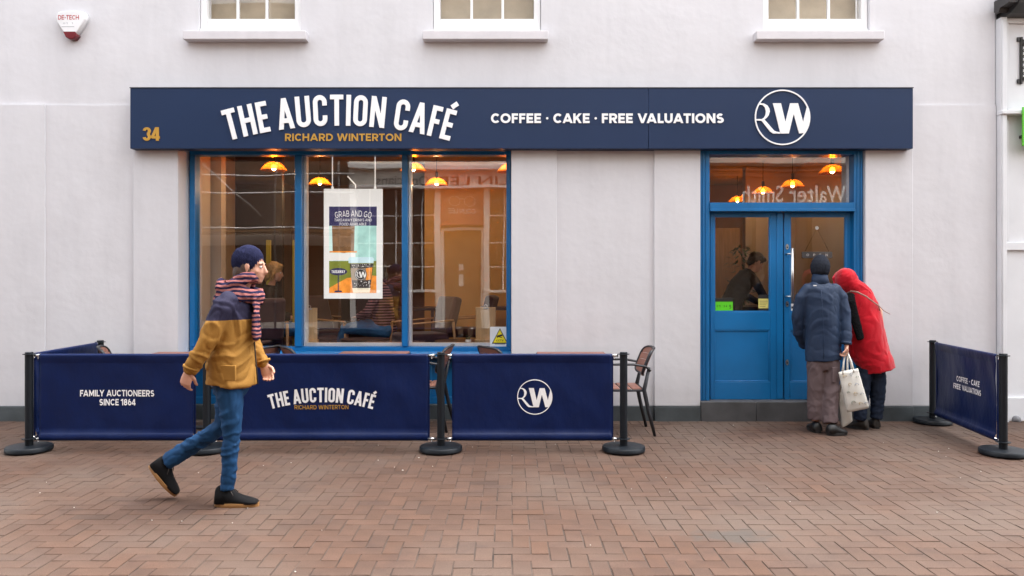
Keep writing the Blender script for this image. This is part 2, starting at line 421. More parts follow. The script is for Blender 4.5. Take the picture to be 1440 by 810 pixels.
def font_text(name, txt, cx, cz, h, width, plane, m, parent, off=0.0, flip=False, depth=.001):
    """text from the built-in font, as a flat mesh"""
    cu = bpy.data.curves.new('txt', 'FONT'); cu.body = txt; cu.size = 1; cu.offset = off; cu.align_x = 'CENTER'; cu.resolution_u = 3
    o = bpy.data.objects.new('txt', cu); C.objects.link(o)
    me = bpy.data.meshes.new_from_object(o.evaluated_get(bpy.context.evaluated_depsgraph_get()))
    bpy.data.objects.remove(o)
    xs = [v.co.x for v in me.vertices]; k = width/(max(xs)-min(xs)); x0 = (max(xs)+min(xs))/2
    for v in me.vertices: v.co = plane(cx+(v.co.x-x0)*k, cz+(v.co.y-.35)*h/.7, depth)
    me.materials.append(m); me.name = name
    return new_obj(name, me, parent)
RW_R = [(165,230),(215,235),(260,260),(285,300),(290,335),(275,385),(250,415),(222,437),(285,510),(345,578),(380,592),(427,597),(425,615),(330,613),(295,590),(185,452),(115,450),(115,432),(185,432),(215,415),(235,380),(240,330),(228,285),(200,255),(152,247)]
RW_W = [(330,232),(430,232),(487,470),(547,232),(645,232),(710,470),(757,275),(777,320),(786,400),(777,480),(752,550),(717,607),(660,613),(590,365),(530,613),(425,614)]
def rw_logo(parent, cx, cz, r, plane, m, depth, each=True):
    k = r/350
    f = lambda p: (cx+(p[0]-450)*k, cz-(p[1]-410)*k)
    fn = lambda u, v, d: plane(u, v, d)
    outs = []
    for nm, pts in (('letter', RW_R), ('letter', RW_W)):
        mb = MB(); q = [f(p) for p in pts]; mb.prism(q, depth, 0, m, fn); o = mb.build(nm, m, parent); outs.append(o)
    mb = MB(); n = 64; i = mb.mi(m)
    prof = [(r, 0), (r, depth+.0005), (r*.952, depth+.0005), (r*.952, 0)]
    rg = [[plane(cx+a*math.cos(2*PI*j/n), cz+a*math.sin(2*PI*j/n), d) for j in range(n)] for a, d in prof]
    mb.rings(rg, m, cap=False, smooth=False); mb.build('ring', m, parent)
# ------------------------------------------------------------------ ground
def paver_mat():
    m = mat('red_brown_paver', (.077, .0430, .0295), .82, .12, 7, .0012, 130, spec=.3, detail=8)
    t = m.node_tree; N = t.nodes; L = t.links; b = N['Principled BSDF']
    src = b.inputs['Base Color'].links[0].from_socket
    at = N.new('ShaderNodeAttribute'); at.attribute_name = 'tint'
    m1 = N.new('ShaderNodeMix'); m1.data_type = 'RGBA'; m1.blend_type = 'MULTIPLY'; m1.inputs['Factor'].default_value = 1
    L.new(src, m1.inputs['A']); L.new(at.outputs['Color'], m1.inputs['B'])
    ge = N.new('ShaderNodeNewGeometry')
    # worn greyish lanes, damp darker blotches
    n = N.new('ShaderNodeTexNoise'); n.inputs['Scale'].default_value = .75; n.inputs['Detail'].default_value = 6; L.new(ge.outputs['Position'], n.inputs['Vector'])
    cr = N.new('ShaderNodeValToRGB'); cr.color_ramp.elements[0].position = .42; cr.color_ramp.elements[1].position = .66
    L.new(n.outputs['Fac'], cr.inputs[0])
    k = N.new('ShaderNodeMath'); k.operation = 'MULTIPLY'; k.inputs[1].default_value = .6; L.new(cr.outputs[0], k.inputs[0])
    m2 = N.new('ShaderNodeMix'); m2.data_type = 'RGBA'; L.new(k.outputs[0], m2.inputs['Factor']); L.new(m1.outputs['Result'], m2.inputs['A']); m2.inputs['B'].default_value = (.104, .078, .063, 1)
    n2 = N.new('ShaderNodeTexNoise'); n2.inputs['Scale'].default_value = 2.1; n2.inputs['Detail'].default_value = 8; n2.inputs['Roughness'].default_value = .7; L.new(ge.outputs['Position'], n2.inputs['Vector'])
    c2 = N.new('ShaderNodeValToRGB'); c2.color_ramp.elements[0].position = .54; c2.color_ramp.elements[1].position = .74
    L.new(n2.outputs['Fac'], c2.inputs[0])
    k2 = N.new('ShaderNodeMath'); k2.operation = 'MULTIPLY'; k2.inputs[1].default_value = .62; L.new(c2.outputs[0], k2.inputs[0])
    m3 = N.new('ShaderNodeMix'); m3.data_type = 'RGBA'; L.new(k2.outputs[0], m3.inputs['Factor']); L.new(m2.outputs['Result'], m3.inputs['A']); m3.inputs['B'].default_value = (.045, .028, .024, 1)
    L.new(m3.outputs['Result'], b.inputs['Base Color'])
    # one grey cement stain trodden into the blocks
    vs = N.new('ShaderNodeVectorMath'); vs.operation = 'SUBTRACT'; vs.inputs[1].default_value = (1.30, -3.72, 0); L.new(ge.outputs['Position'], vs.inputs[0])
    vm = N.new('ShaderNodeVectorMath'); vm.operation = 'MULTIPLY'; vm.inputs[1].default_value = (3.2, 6.5, 0); L.new(vs.outputs[0], vm.inputs[0])
    vl = N.new('ShaderNodeVectorMath'); vl.operation = 'LENGTH'; L.new(vm.outputs[0], vl.inputs[0])
    n5 = N.new('ShaderNodeTexNoise'); n5.inputs['Scale'].default_value = 9; n5.inputs['Detail'].default_value = 6; L.new(ge.outputs['Position'], n5.inputs['Vector'])
    ad = N.new('ShaderNodeMath'); ad.operation = 'MULTIPLY_ADD'; ad.inputs[1].default_value = 1.6; L.new(n5.outputs['Fac'], ad.inputs[0]); L.new(vl.outputs['Value'], ad.inputs[2])
    c5 = N.new('ShaderNodeMapRange'); c5.inputs['From Min'].default_value = 1.25; c5.inputs['From Max'].default_value = 1.75; c5.inputs['To Min'].default_value = .7; c5.inputs['To Max'].default_value = 0; L.new(ad.outputs[0], c5.inputs['Value'])
    m5 = N.new('ShaderNodeMix'); m5.data_type = 'RGBA'; L.new(c5.outputs[0], m5.inputs['Factor']); L.new(m3.outputs['Result'], m5.inputs['A']); m5.inputs['B'].default_value = (.058, .052, .046, 1); m3 = m5
    # fine grit
    n4 = N.new('ShaderNodeTexNoise'); n4.inputs['Scale'].default_value = 190; n4.inputs['Detail'].default_value = 2; L.new(ge.outputs['Position'], n4.inputs['Vector'])
    m4 = N.new('ShaderNodeMix'); m4.data_type = 'RGBA'; m4.blend_type = 'OVERLAY'; m4.inputs['Factor'].default_value = .6
    L.new(m3.outputs['Result'], m4.inputs['A']); L.new(n4.outputs['Fac'], m4.inputs['B']); L.new(m4.outputs['Result'], b.inputs['Base Color'])
    return m
M_paver = paver_mat()
M_joint = mat('joint_sand', (.052, .036, .028), .95, .75, 5, .002, 200)
pav = MB().box(-60, 60, -40, 0.4, -.6, -.004).build('pavement', M_joint)
tag(pav, 'red brown block pavement laid in herringbone along the shopfront', None, None, 'structure')
gr = MB().box(-200, 200, -200, 200, -1.2, -.62).build('ground', M_joint); tag(gr, 'ground under the street', None, None, 'structure')
PH = .0; U = .1032; GAP = .0032
def paver_geo(bm, x0, y0, lx, ly, tint, layer, rz=0, tilt=(0, 0), dz=0):
    """a block paver: chamfered top and sides"""
    c = .0025; g = GAP/2*(.7+.9*abs(math.sin(x0*37+y0*51)))*(2.0 if math.sin(x0*91.7+y0*57.3) > .86 else 1)
    a, b = lx/2-g, ly/2-g; mx, my = x0+lx/2, y0+ly/2
    lo = [(-a, -b), (a, -b), (a, b), (-a, b)]; hi = [(-a+c, -b+c), (a-c, -b+c), (a-c, b-c), (-a+c, b-c)]
    f = lambda p, z: bm.verts.new((mx+p[0], my+p[1], z+dz+p[0]*tilt[0]+p[1]*tilt[1]))
    A = [f(p, -.022) for p in lo]; B = [f(p, -.002) for p in lo]; T = [f(p, 0) for p in hi]
    fs = [bm.faces.new(T)]
    for k in range(4):
        j = (k+1) % 4; fs += [bm.faces.new((A[k], A[j], B[j], B[k])), bm.faces.new((B[k], B[j], T[j], T[k]))]
    for q in fs:
        for lp in q.loops: lp[layer] = tint
def rtint(rg=random):
    v = rg.gauss(1, .06); h = rg.gauss(0, .022)
    if rg.random() < .025: v *= .8
    return (max(.5, v*(1+h)), max(.5, v), max(.5, v*(1-h*1.2)), 1)
cells = []
X0i, X1i, Y0i = int(-8.2/U), int(8.2/U), -89
for j in range(Y0i, 0):
    for i in range(X0i, X1i):
        r = (i+j) % 4
        if r == 0: cells.append((i, j, 2, 1))
        elif r == 2: cells.append((i, j, 1, 2) if j < -1 else (i, j, 1, 1))
        elif r == 3 and j == Y0i: cells.append((i, j, 1, 1))
def shown(c):
    x, y = (c[0]+c[2]/2)*U, (c[1]+c[3]/2)*U
    D = D0+y
    if D < 3.8: return 0
    px, py = 720+x*FPX/D, HOR+HC*FPX/D
    return 1/D if (-8 < px < 1448 and py < 822) else 0
rank = sorted((c for c in cells if shown(c)), key=lambda c: -shown(c))
near = set(rank[:290])
rgp = random.Random(3)
bm = bmesh.new(); lay = bm.loops.layers.float_color.new('tint')
for c in cells:
    if c in near: continue
    paver_geo(bm, c[0]*U, c[1]*U, c[2]*U, c[3]*U, rtint(rgp), lay, 0, (rgp.gauss(0, .004), rgp.gauss(0, .004)), rgp.gauss(0, .0007))
me = bpy.data.meshes.new('pavers'); bm.to_mesh(me); bm.free(); me.materials.append(M_paver)
o = new_obj('paver_field', me, pav); o['kind'] = 'stuff'
variants = []
for k in range(24):
    bm = bmesh.new(); lay = bm.loops.layers.float_color.new('tint'); hv = k % 2
    lx, ly = (2*U, U) if hv == 0 else (U, 2*U)
    paver_geo(bm, -lx/2, -ly/2, lx, ly, rtint(rgp), lay)
    me = bpy.data.meshes.new('paver'); bm.to_mesh(me); bm.free(); me.materials.append(M_paver); variants.append(me)
for c in rank[:290]:
    k = rgp.randrange(12)*2+(0 if c[2] == 2 else 1)
    o = new_obj('paver', variants[k], pav); o.location = ((c[0]+c[2]/2)*U, (c[1]+c[3]/2)*U, rgp.gauss(0, .0007))
    o.rotation_euler = (rgp.gauss(0, .004), rgp.gauss(0, .004), rgp.gauss(0, .004))
# specks of litter and gum
mb = MB(); rl = random.Random(12)
M_litter = mat('pale_litter', (.5, .48, .44), .8)
for k in range(55):
    y = -rl.uniform(.1, 4.9); x = rl.uniform(-5, 5)*(D0+y)/8; r = rl.uniform(.002, .006)*(1.6 if rl.random() < .12 else 1)
    mb.ball((x, y, .003), (r, r*rl.uniform(.5, 1), .003), n=6)
o = mb.build('litter', M_litter); tag(o, 'tiny white specks of litter scattered on the block paving', None, None, 'stuff')

# ------------------------------------------------------------------ cafe building
bld = thing('cafe_building', 'pale lilac rendered cafe building with a blue shopfront at street level', 'building')
YR = .028; YU = .044                                    # recess of the wall panels
zE = PZ(147, 0)                              # edge where the upper wall steps out
zW = PZ(41, 0)                               # bottom of the upper window openings
def X(px, Y=0): return PX(px, Y)
ups = [(277, 421), (608, 761), (1075, 1226)]
TH = .38; XL, XR = -11.0, X(1403)
xs = [XL]+[X(v) for u in ups for v in u]+[XR]
mb = MB()
mb.box(XL, XR, YU, TH, zE, zW)                # band under the upper windows
for k in range(0, 8, 2): mb.box(xs[k], xs[k+1], YU, TH, zW, 6.05)
mb.box(XL, XR, YU, TH, 6.05, 7.6)
mb.build('upper_wall', M_wall, bld)
xw0, xw1 = X(250), X(719)                    # shop window opening
xd0, xd1 = X(985), X(1217)                   # door opening
zP = PZ(571, 0)                              # top of the plinth
zFb = PZ(209, -.12)                          # underside of the fascia
mb = MB()
e = .0
for a, b in ((X(62), X(187)), (X(783), X(920)), (X(1284), XR)): mb.box(a, b, YR, TH, zP, zE)
for a, b in ((XL, X(62)),): mb.box(a, b, .010, TH, zP, zE+.001)
mb.box(xw0, xw1, YR, TH, zFb+.15, zE); mb.box(xd0, xd1, YR, TH, zFb+.15, zE)
mb.build('wall', M_wall, bld)
for a, b in ((X(187), xw0), (xw1, X(783)), (X(920), xd0), (xd1, X(1284))):
    MB().box(a, b, 0, TH, zP, zE-.002, None, .006, 2).build('pilaster', M_wall, bld)
# plinth slabs
def plinth(a, b, y):
    n = max(1, round((b-a)/.62)); wd = (b-a)/n
    for k in range(n): MB().box(a+k*wd+.0015, a+(k+1)*wd-.0015, y, .3, -.02, zP-.004, None, .004).build('plinth_slab', M_slate, bld)
for a, b, y in ((XL, X(62), -.022), (X(62), X(187), .012), (X(187), xw0, -.022), (xw0, xw1, .12), (xw1, X(783), -.022), (X(783), X(920), .012), (X(920), xd0, -.022), (xd1, X(1284), -.022), (X(1284), XR, .012)):
    plinth(a, b, y)
# door step
zS = PZ(565, -.03)
for k in range(3):
    wd = (xd1-xd0)/3; MB().box(xd0+k*wd+.001, xd0+(k+1)*wd-.001, -.03, .5, -.02, zS, None, .008, 2).build('door_step', M_step, bld)
# upper windows
zG = PZ(27, .1)
M_reflect_sheet = mat('beige_reflect_sheet', (.50, .42, .31), .9, .22, 2.2, .002, 20)  # mottled beige in place of the reflected facade opposite
for (p0, p1), (s0, s1) in zip(ups, ((257, 430), (594, 771), (1064, 1244))):
    a, b = X(p0)+.004, X(p1)-.004; y = .09; wd = b-a
    fr = MB()
    fr.box(a, a+.07, y, y+.12, zW, 5.9, bev=.004); fr.box(b-.07, b, y, y+.12, zW, 5.9, bev=.004)
    fr.box(a+.07, b-.07, y, y+.12, zW, zG, bev=.004); fr.box(a+.07, b-.07, y, y+.12, 5.8, 6.04, bev=.004); fr.box(a, b, y-.02, y+.002, zW, zW+.03)
    W_ = fr.build('window', M_white, bld)
    gb = MB(); ia, ib = a+.07, b-.07; zt = 5.8
    for k in (1, 2): x = ia+(ib-ia)*k/3; MB().box(x-.013, x+.013, y+.04, y+.075, zG, zt).build('glazing_bar', M_white, W_)
    for z, h in ((zG+(zt-zG)*.25, .012), (zG+(zt-zG)*.5, .025), (zG+(zt-zG)*.75, .012)): MB().box(ia, ib, y+.037, y+.078, z-h, z+h).build('glazing_bar', M_white, W_)
    for k in range(3): MB().box(ia+(ib-ia)*k/3, ia+(ib-ia)*(k+1)/3, y+.055, y+.060, zG, zt).build('pane', M_glass_up, W_)
    box('reflection_sheet', M_reflect_sheet, W_, a+.02, b-.02, .33, .34, zW-.05, 6.0)  # added sheet behind the panes, its beige standing in for a reflection
    MB().box(X(s0, -.07), X(s1, -.07), -.07, .09, PZ(55, -.07), PZ(43, -.07), None, .006, 2).build('window_sill', M_sill, bld)
MB().box(XL, XR, -.25, 6.9, 7.6, 7.75).build('roof', M_lead, bld)

# fascia sign
sg = thing('fascia_sign', 'long navy fascia board reading THE AUCTION CAFÉ above window and door', 'sign', (0, 0, 0))
yF = -.12; fa, fb = X(183, yF), X(1284, yF); zFt = PZ(124, yF)
xj = X(912, yF)
for a, b in ((fa, xj-.001), (xj+.001, fb)):
    MB().box(a, b, yF, YU-.001, zFb, zFt, None, .003).build('board', M_fascia, sg)
MB().box(fa-.004, fb+.004, yF-.006, YU-.001, zFt+.001, zFt+.010).build('top_trim', M_lead, sg)
pf = lambda u, v, d: Vector((u, yF-d, v))
fx = lambda px: X(px, yF); fz = lambda py: PZ(py, yF)
kf = (D0+yF)/FPX
arc_lettering('THE AUCTION CAFÉ', fx(477), fz(177), 43.5*kf, 314*kf, 575*kf, pf, .150, M_letter, sg, .014, track=.085)
lettering('lettering', 'RICHARD WINTERTON', fx(401), fx(564.5), fz(198.3), fz(188), pf, .2, False, .13, M_gold, sg, .006, True)
lettering('lettering', 'COFFEE • CAKE • FREE VALUATIONS', fx(690.5), fx(1017.5), fz(173.3), fz(159.7), pf, .225, False, .11, M_letter, sg, .009, True)
lettering('lettering', '34', fx(201), fx(225), fz(198), fz(179), pf, .17, True, .05, M_gold, sg, .006, True)
rw_logo(sg, fx(1100), fz(165.3), 39*kf, pf, M_letter, .012)

# shop window: frame, mullions, panes, sill, stall riser
yg = .33; YFr = .27
def wx(px): return X(px, YFr)
zgb, zgt = PZ(487, yg), PZ(219, yg)
sw = MB(); fl = xw0+.012
sw.box(fl, wx(274), YFr, .42, zgb, zgt, bev=.004)
sw.box(xw1-.055, xw1-.003, YFr, .42, zgb, zgt, bev=.004)
sw.box(fl, xw1-.003, YFr-.003, .42, zgt, zFb+.148, bev=.004)
sw.box(fl, xw1-.003, YFr+.003, .42, .72, zgb, bev=.004)
win = sw.build('shop_window', M_blue, bld)
for a, b in ((414.5, 424.5), (565, 573.5)):
    MB().box(wx(a), wx(b), YFr-.01, .42, zgb+.001, zgt-.001, None, .008, 2).build('mullion', M_blue, win)
panes = ((wx(274), wx(414.5)), (wx(424.5), wx(565)), (wx(573.5), xw1-.055))
for k, (a, b) in enumerate(panes):
    MB().box(a+.001, b-.001, yg, yg+.008, zgb+.001, zgt-.001).build('pane', M_glass, win)
    if k: 
        q = MB(); q.box(a+.001, a+.030, yg+.02, .44, zgb+.002, zgt-.002); 
        q.box(a+.03, b-.001, yg+.02, .44, zgb+.002, zgb+.035); q.build('inner_bead', M_white, win)
MB().box(fl, xw1-.003, .04, YFr+.03, .665, .722, None, .008, 2).build('window_sill', M_blue, win)
sr = MB(); zr0, zr1 = zP-.02, .66
sr.box(fl, xw1-.003, .20, .40, zr0, zr1); o = sr.build('stall_riser', M_blue, bld)
n = 4; wd = (xw1-fl-.1)/n
for k in range(n):                                           # raised frame round recessed panels
    a, b = fl+.05+k*wd, fl+.05+(k+1)*wd
    q = MB()
    q.box(a-.045, a+.045, .180, .2005, zr0+.001, zr1-.001, bev=.004)
    q.box(a+.0455, b-.0455, .1805, .2005, zr0+.001, zr0+.09, bev=.004); q.box(a+.0455, b-.0455, .1805, .2005, zr1-.1, zr1-.001, bev=.004)
    q.build('panel_moulding', M_blue, o)

# doors
yd = .12; yfD = .05
def dx(px, y=.12): return X(px, y)
fo = MB()
zTr0, zTr1 = PZ(296, yfD), PZ(285, yfD); zft = zFb+.148
fo.box(xd0+.003, dx(998, yfD), yfD, .3, zS, zft, bev=.004)
fo.box(dx(1201, yfD), xd1-.003, yfD, .3, zS, zft, bev=.004)
for px0, px1 in ((988, 989.6), (992.5, 994), (1205, 1207), (1210, 1212)): fo.box(dx(px0, yfD), dx(px1, yfD), yfD-.012, yfD+.01, zS, zft-.01, bev=.003)
fo.box(dx(998, yfD), dx(1201, yfD), yfD-.001, .3, PZ(217, yfD), zft, bev=.004)
fo.box(dx(998, yfD), dx(1201, yfD), yfD-.02, .3, zTr0, zTr1, bev=.006)
fo.box(dx(998, yfD), dx(1201, yfD), yfD-.032, yfD-.002, zTr0-.012, zTr0+.016, bev=.004)
frm = fo.build('door_frame', M_blue, bld)
MB().box(dx(998, yfD)-.002, dx(1201, yfD)+.002, .16, .168, zTr1-.002, PZ(217, yfD)+.002).build('fanlight_pane', M_glass, frm)
q = MB(); q.box(dx(1201, yfD)-.03, dx(1201, yfD)-.002, .17, .3, zTr1+.001, PZ(217, yfD)-.001); q.build('inner_bead', M_white, frm)
zdb, zdt = PZ(562, yd), PZ(298, yd)
zgl0, zgl1 = PZ(438.5, yd), PZ(304, yd)
def door(px0, px1, g0, g1):
    a, b = dx(px0), dx(px1); ga, gb = dx(g0), dx(g1)
    q = MB()
    q.box(a+.002, ga, yd, yd+.05, zdb, zdt, bev=.004); q.box(gb, b-.002, yd, yd+.05, zdb, zdt, bev=.004)
    q.box(ga-.001, gb+.001, yd+.001, yd+.049, zgl1, zdt, bev=.003)
    zp0, zp1 = PZ(537, yd), PZ(464, yd)
    q.box(ga-.001, gb+.001, yd+.001, yd+.049, zp1, zgl0, bev=.003); q.box(ga-.001, gb+.001, yd+.001, yd+.049, zdb+.001, zp0, bev=.003)
    d = q.build('door', M_blue, bld)
    MB().box(ga-.002, gb+.002, yd+.014, yd+.04, zp0-.002, zp1+.002).build('door_panel', M_blue, d)
    MB().box(ga-.001, gb+.001, yd+.020, yd+.028, zgl0-.001, zgl1+.001).build('pane', M_glass, d)
    q = MB()
    for u0, u1, v0, v1 in ((ga, ga+.012, zgl0, zgl1), (gb-.012, gb, zgl0, zgl1), (ga+.012, gb-.012, zgl0, zgl0+.012), (ga+.012, gb-.012, zgl1-.012, zgl1)): q.box(u0, u1, yd+.006, yd+.019, v0, v1)
    for u0, u1, v0, v1 in ((ga, ga+.014, zp0, zp1), (gb-.014, gb, zp0, zp1), (ga+.014, gb-.014, zp0, zp0+.014), (ga+.014, gb-.014, zp1-.014, zp1)): q.box(u0, u1, yd+.005, yd+.0145, v0, v1, bev=.003)
    q.build('moulding', M_blue, d)
    return d
dL = door(998.5, 1101.5, 1004.5, 1083); dR = door(1102.5, 1203.5, 1111, 1189.5)
MB().box(dx(1092), dx(1101), yd-.008, yd+.001, zdb+.01, zdt-.01, None, .003).build('meeting_strip', M_blue, dL)
q = MB(); hx = dx(1114, yd-.06); q.tube([(hx, yd-.06, PZ(427, yd-.06)), (hx, yd-.06, PZ(349, yd-.06))], .0155, 14)
for py in (357, 417): z = PZ(py, yd-.05); q.tube([(dx(1104.5), yd-.06, z), (hx, yd-.06, z)], .008, 8); q.tube([(dx(1105.5), yd+.002, z), (dx(1105.5), yd-.062, z)], .010, 8)
q.build('pull_handle', M_steel, dR)
for py in (347, 427.5, 509.5):
    z = PZ(py, yd); x = dx(1106.8)
    q = MB(); q.prism([(x+.016*math.cos(a)*1, z+.030*math.sin(a)) for a in [2*PI*k/20 for k in range(20)]], yd-.006, yd+.001)
    o = q.build('lock_plate', M_steel, dR); MB().tube([(x, yd-.010, z-.006), (x, yd-.005, z-.006)], .008, 12).build('keyhole', M_black, o)
# stickers on the door glass
M_lime = mat('lime_print', (.10, .62, .012), .5); M_printblack = mat('black_print', (.012, .012, .012), .5); M_yell = mat('pale_yellow_print', (.62, .56, .16), .6); M_pwhite = mat('white_print', (.75, .75, .74), .5)
yst = yd+.0185
pd = lambda u, v, d: Vector((u, yst-d, v)); SX = lambda px: dx(px, yst); SZ = lambda py: PZ(py, yst)
st = thing('hygiene_rating_sticker', 'bright green rating sticker with black header in bottom left of door glass', 'sticker', (SX(1018), yst, SZ(430)))
def stk(root, nm, m, a, b, c, d, y=0, t=.0006): 
    o = MB().box(SX(a)-root.location.x, SX(b)-root.location.x, -y-t, -y, SZ(d)-root.location.z, SZ(c)-root.location.z).build(nm, m, root); return o
stk(st, 'header', M_printblack, 1005.5, 1031, 419.3, 424.2); stk(st, 'green_panel', M_lime, 1006, 1030.5, 424.3, 437.3)
pl = lambda u, v, d: Vector((u-st.location.x, -.0006-d, v-st.location.z))
for k in range(5):
    xx = 1008+3.2*k; lettering('digit', str(k), SX(xx), SX(xx+1.6), SZ(432), SZ(429.2), pl, .16, False, .1, M_printblack, st, .0004)
lettering('digit', '5', SX(1025.6), SX(1028.2), SZ(434), SZ(428.8), pl, .18, False, .1, M_printblack, st, .0004)
st2 = thing('notice_sticker', 'pale yellow notice with black top stuck low on the left door glass', 'sticker', (SX(1074), yst, SZ(425)))
stk(st2, 'header', M_printblack, 1066, 1081.5, 414.5, 419.8); stk(st2, 'yellow_panel', M_yell, 1066.5, 1081, 420, 433.5); stk(st2, 'footer', M_printblack, 1066, 1081.5, 433.6, 436.6)
pl2 = lambda u, v, d: Vector((u-st2.location.x, -.0006-d, v-st2.location.z))
for r_ in range(4): MB().box(SX(1068)-st2.location.x, SX(1079.5-r_)-st2.location.x, -.0011, -.0006, SZ(423.8+2.6*r_)-st2.location.z, SZ(423.2+2.6*r_)-st2.location.z).build('print_line', M_printblack, st2)
st3 = thing('white_sticker', 'small white notice stuck beside the lower end of the door handle', 'sticker', (SX(1114), yst, SZ(433)))
stk(st3, 'sheet', M_pwhite, 1111.5, 1116.5, 426.5, 438); stk(st3, 'symbol', M_printblack, 1112.8, 1115.4, 431, 434, .0006, .0004)
# hanging open sign behind the right door glass
yo = yd+.06; os_ = thing('hanging_open_sign', 'dark oval-ended OPEN plaque hanging on a cord behind right door glass', 'sign', (X(1149, yo), yo, PZ(358.5, yo)))
ox, oz = os_.location.x, os_.location.z
k = (D0+yo)/FPX
M_plaq = mat('grey_plaque', (.07, .07, .075), .4)
MB().box(-21.5*k, 21.5*k, 0, .01, -4.5*k, 4.5*k, None, .004, 2).build('plaque', M_plaq, os_)
lettering('lettering', 'OPEN', -15*k, 15*k, -1.7*k, 1.7*k, lambda u, v, d: Vector((u, -d, v)), .18, False, 1.6, M_pwhite, os_, .001)
MB().tube([(-17*k, .004, 4.4*k), (0, .004, 38*k), (17*k, .004, 4.4*k)], .0022, 6).build('cord', M_printblack, os_)
MB().lathe([(.002, -.012), (.018, -.008), (.02, 0)], n=16).build('suction_cup', M_pwhite, os_)
o = bpy.data.objects['suction_cup']; o.location = (0, .002, 38*k); o.rotation_euler = (R(90), 0, 0)

# CCTV sticker
yc = yg-.001; cc = thing('cctv_sticker', 'white square sticker with yellow CCTV warning triangle in window corner', 'sticker', (X(703, yc), yc, PZ(473.5, yc)))
k = (D0+yc)/FPX; M_yel = mat('warning_yellow', (.85, .68, .02), .45)
MB().box(-14*k, 14*k, -.0015, 0, -14.5*k, 14*k).build('backing', M_pwhite, cc)
def tri(r, y0, y1, m, nm, dz=0): MB().prism([(0, r*k+dz), (-r*.87*k*1.05, -r*.5*k*1.5+dz), (r*.87*k*1.05, -r*.5*k*1.5+dz)], y0, y1).build(nm, m, cc)
tri(12.5, -.0021, -.0016, M_printblack, 'triangle_border', -.4*k); tri(10.4, -.0026, -.0022, M_yel, 'triangle', -.5*k)
pc = lambda u, v, d: Vector((u, -.0027-d, v))
lettering('lettering', 'CCTV', -5*k, 5*k, -6.6*k, -3.9*k, pc, .2, False, .2, M_printblack, cc, .0004)
MB().prism([(-4.2*k, 1.6*k), (3.2*k, 3.6*k), (3.9*k, 1.2*k), (-3.2*k, -.9*k)], -.0031, -.0027).prism([(-4.6*k, .2*k), (-3.4*k, .4*k), (-3*k, -1.5*k), (-4.2*k, -1.6*k)], -.0032, -.0027).prism([(-1*k, .3*k), (3*k, -1*k), (2.8*k, -1.8*k), (-1*k, -.7*k)], -.0033, -.0027).build('camera_symbol', M_printblack, cc)
for z in (-8.8, -9.9, -11): MB().box(-7*k, 7*k, -.002, -.0015, (z-.25)*k, (z+.15)*k).build('print_line', M_plaq, cc)

# burglar alarm
ya = -.075; al = thing('alarm_box', 'white shield-shaped burglar alarm box with dark red lens on upper wall', 'alarm box', (X(95.5, ya), YU, PZ(33, ya)))
k = (D0+ya)/FPX
sh = [(-18, 19), (-12, 20.5), (13, 20.5), (19, 18), (22, 11), (21, 7), (7.5, -14), (0, -15.5), (-7, -14.5), (-21, 6), (-21.5, 12)]
def shield(s, y): return [Vector((p[0]*k*s, y, p[1]*k*s)) for p in sh]
M_alarm = mat('white_abs', (.78, .78, .79), .35); M_red = mat('dark_red_lens', (.16, .012, .02), .2)
q = MB(); q.rings([shield(1, 0), shield(1, -.05), shield(.95, -.07), shield(.9, -.078)], M_alarm); q.build('housing', M_alarm, al)
ln = [(-9.5, -10.5), (7.5, -10.5), (9.5, -14), (5, -20), (-1, -20.5), (-6, -18)]
q = MB(); q.rings([[Vector((p[0]*k, y, p[1]*k*s_)) for p in ln] for y, s_ in ((0, 1), (-.055, 1), (-.079, .97), (-.081, .93))], M_red); q.build('lens', M_red, al)
pa = lambda u, v, d: Vector((u, -.0785-d, v)); M_redp = mat('red_print', (.45, .04, .045), .5); M_greyp = mat('grey_print', (.42, .42, .44), .5)
lettering('lettering', 'DE-TECH', -17*k, 12.5*k, 7.2*k, 13.6*k, pa, .17, False, .1, M_redp, al, .0005)
lettering('lettering', '0121', -10*k, 4*k, .8*k, 3.2*k, pa, .16, False, .3, M_greyp, al, .0005)
MB().box(-12*k, 6*k, -.0792, -.0782, -3.2*k, -2.2*k).build('print_line', M_greyp, al)

# ------------------------------------------------------------------ interior of the cafe
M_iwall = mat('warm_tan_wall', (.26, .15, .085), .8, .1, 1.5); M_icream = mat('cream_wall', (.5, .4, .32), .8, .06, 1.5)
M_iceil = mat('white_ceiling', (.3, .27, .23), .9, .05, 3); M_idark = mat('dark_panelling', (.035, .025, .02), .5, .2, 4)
M_ifloor = mat('dark_board_floor', (.10, .06, .035), .35, .25, 4, .0004, 30, stretch=(1, 12, 1))
xa, xb, yb, zc = -4.1, 4.4, 6.2, 3.25
box('interior_floor', M_ifloor, bld, xa, xb, .40, yb, -.05, .17)
box('raised_floor', M_ifloor, bld, xa, 1.95, .43, yb-.01, .17, .38)
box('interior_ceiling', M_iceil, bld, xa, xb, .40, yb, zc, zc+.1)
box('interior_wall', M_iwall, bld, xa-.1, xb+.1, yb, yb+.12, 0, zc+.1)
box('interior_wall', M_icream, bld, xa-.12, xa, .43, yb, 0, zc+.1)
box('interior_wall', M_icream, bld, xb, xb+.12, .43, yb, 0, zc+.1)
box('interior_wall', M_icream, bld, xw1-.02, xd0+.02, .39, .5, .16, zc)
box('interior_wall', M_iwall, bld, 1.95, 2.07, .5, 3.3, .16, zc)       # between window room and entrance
box('interior_lining', M_icream, bld, xw0-.6, xw0, .44, .9, .16, zc)
box('interior_pillar', M_icream, bld, -4.09, -3.45, .95, 1.1, .16, zc)
box('dark_screen', M_idark, bld, -3.55, -2.95, 1.7, 1.8, .16, zc)
box('dark_screen', M_idark, bld, -2.30, -1.75, 2.2, 2.3, .16, 2.3)
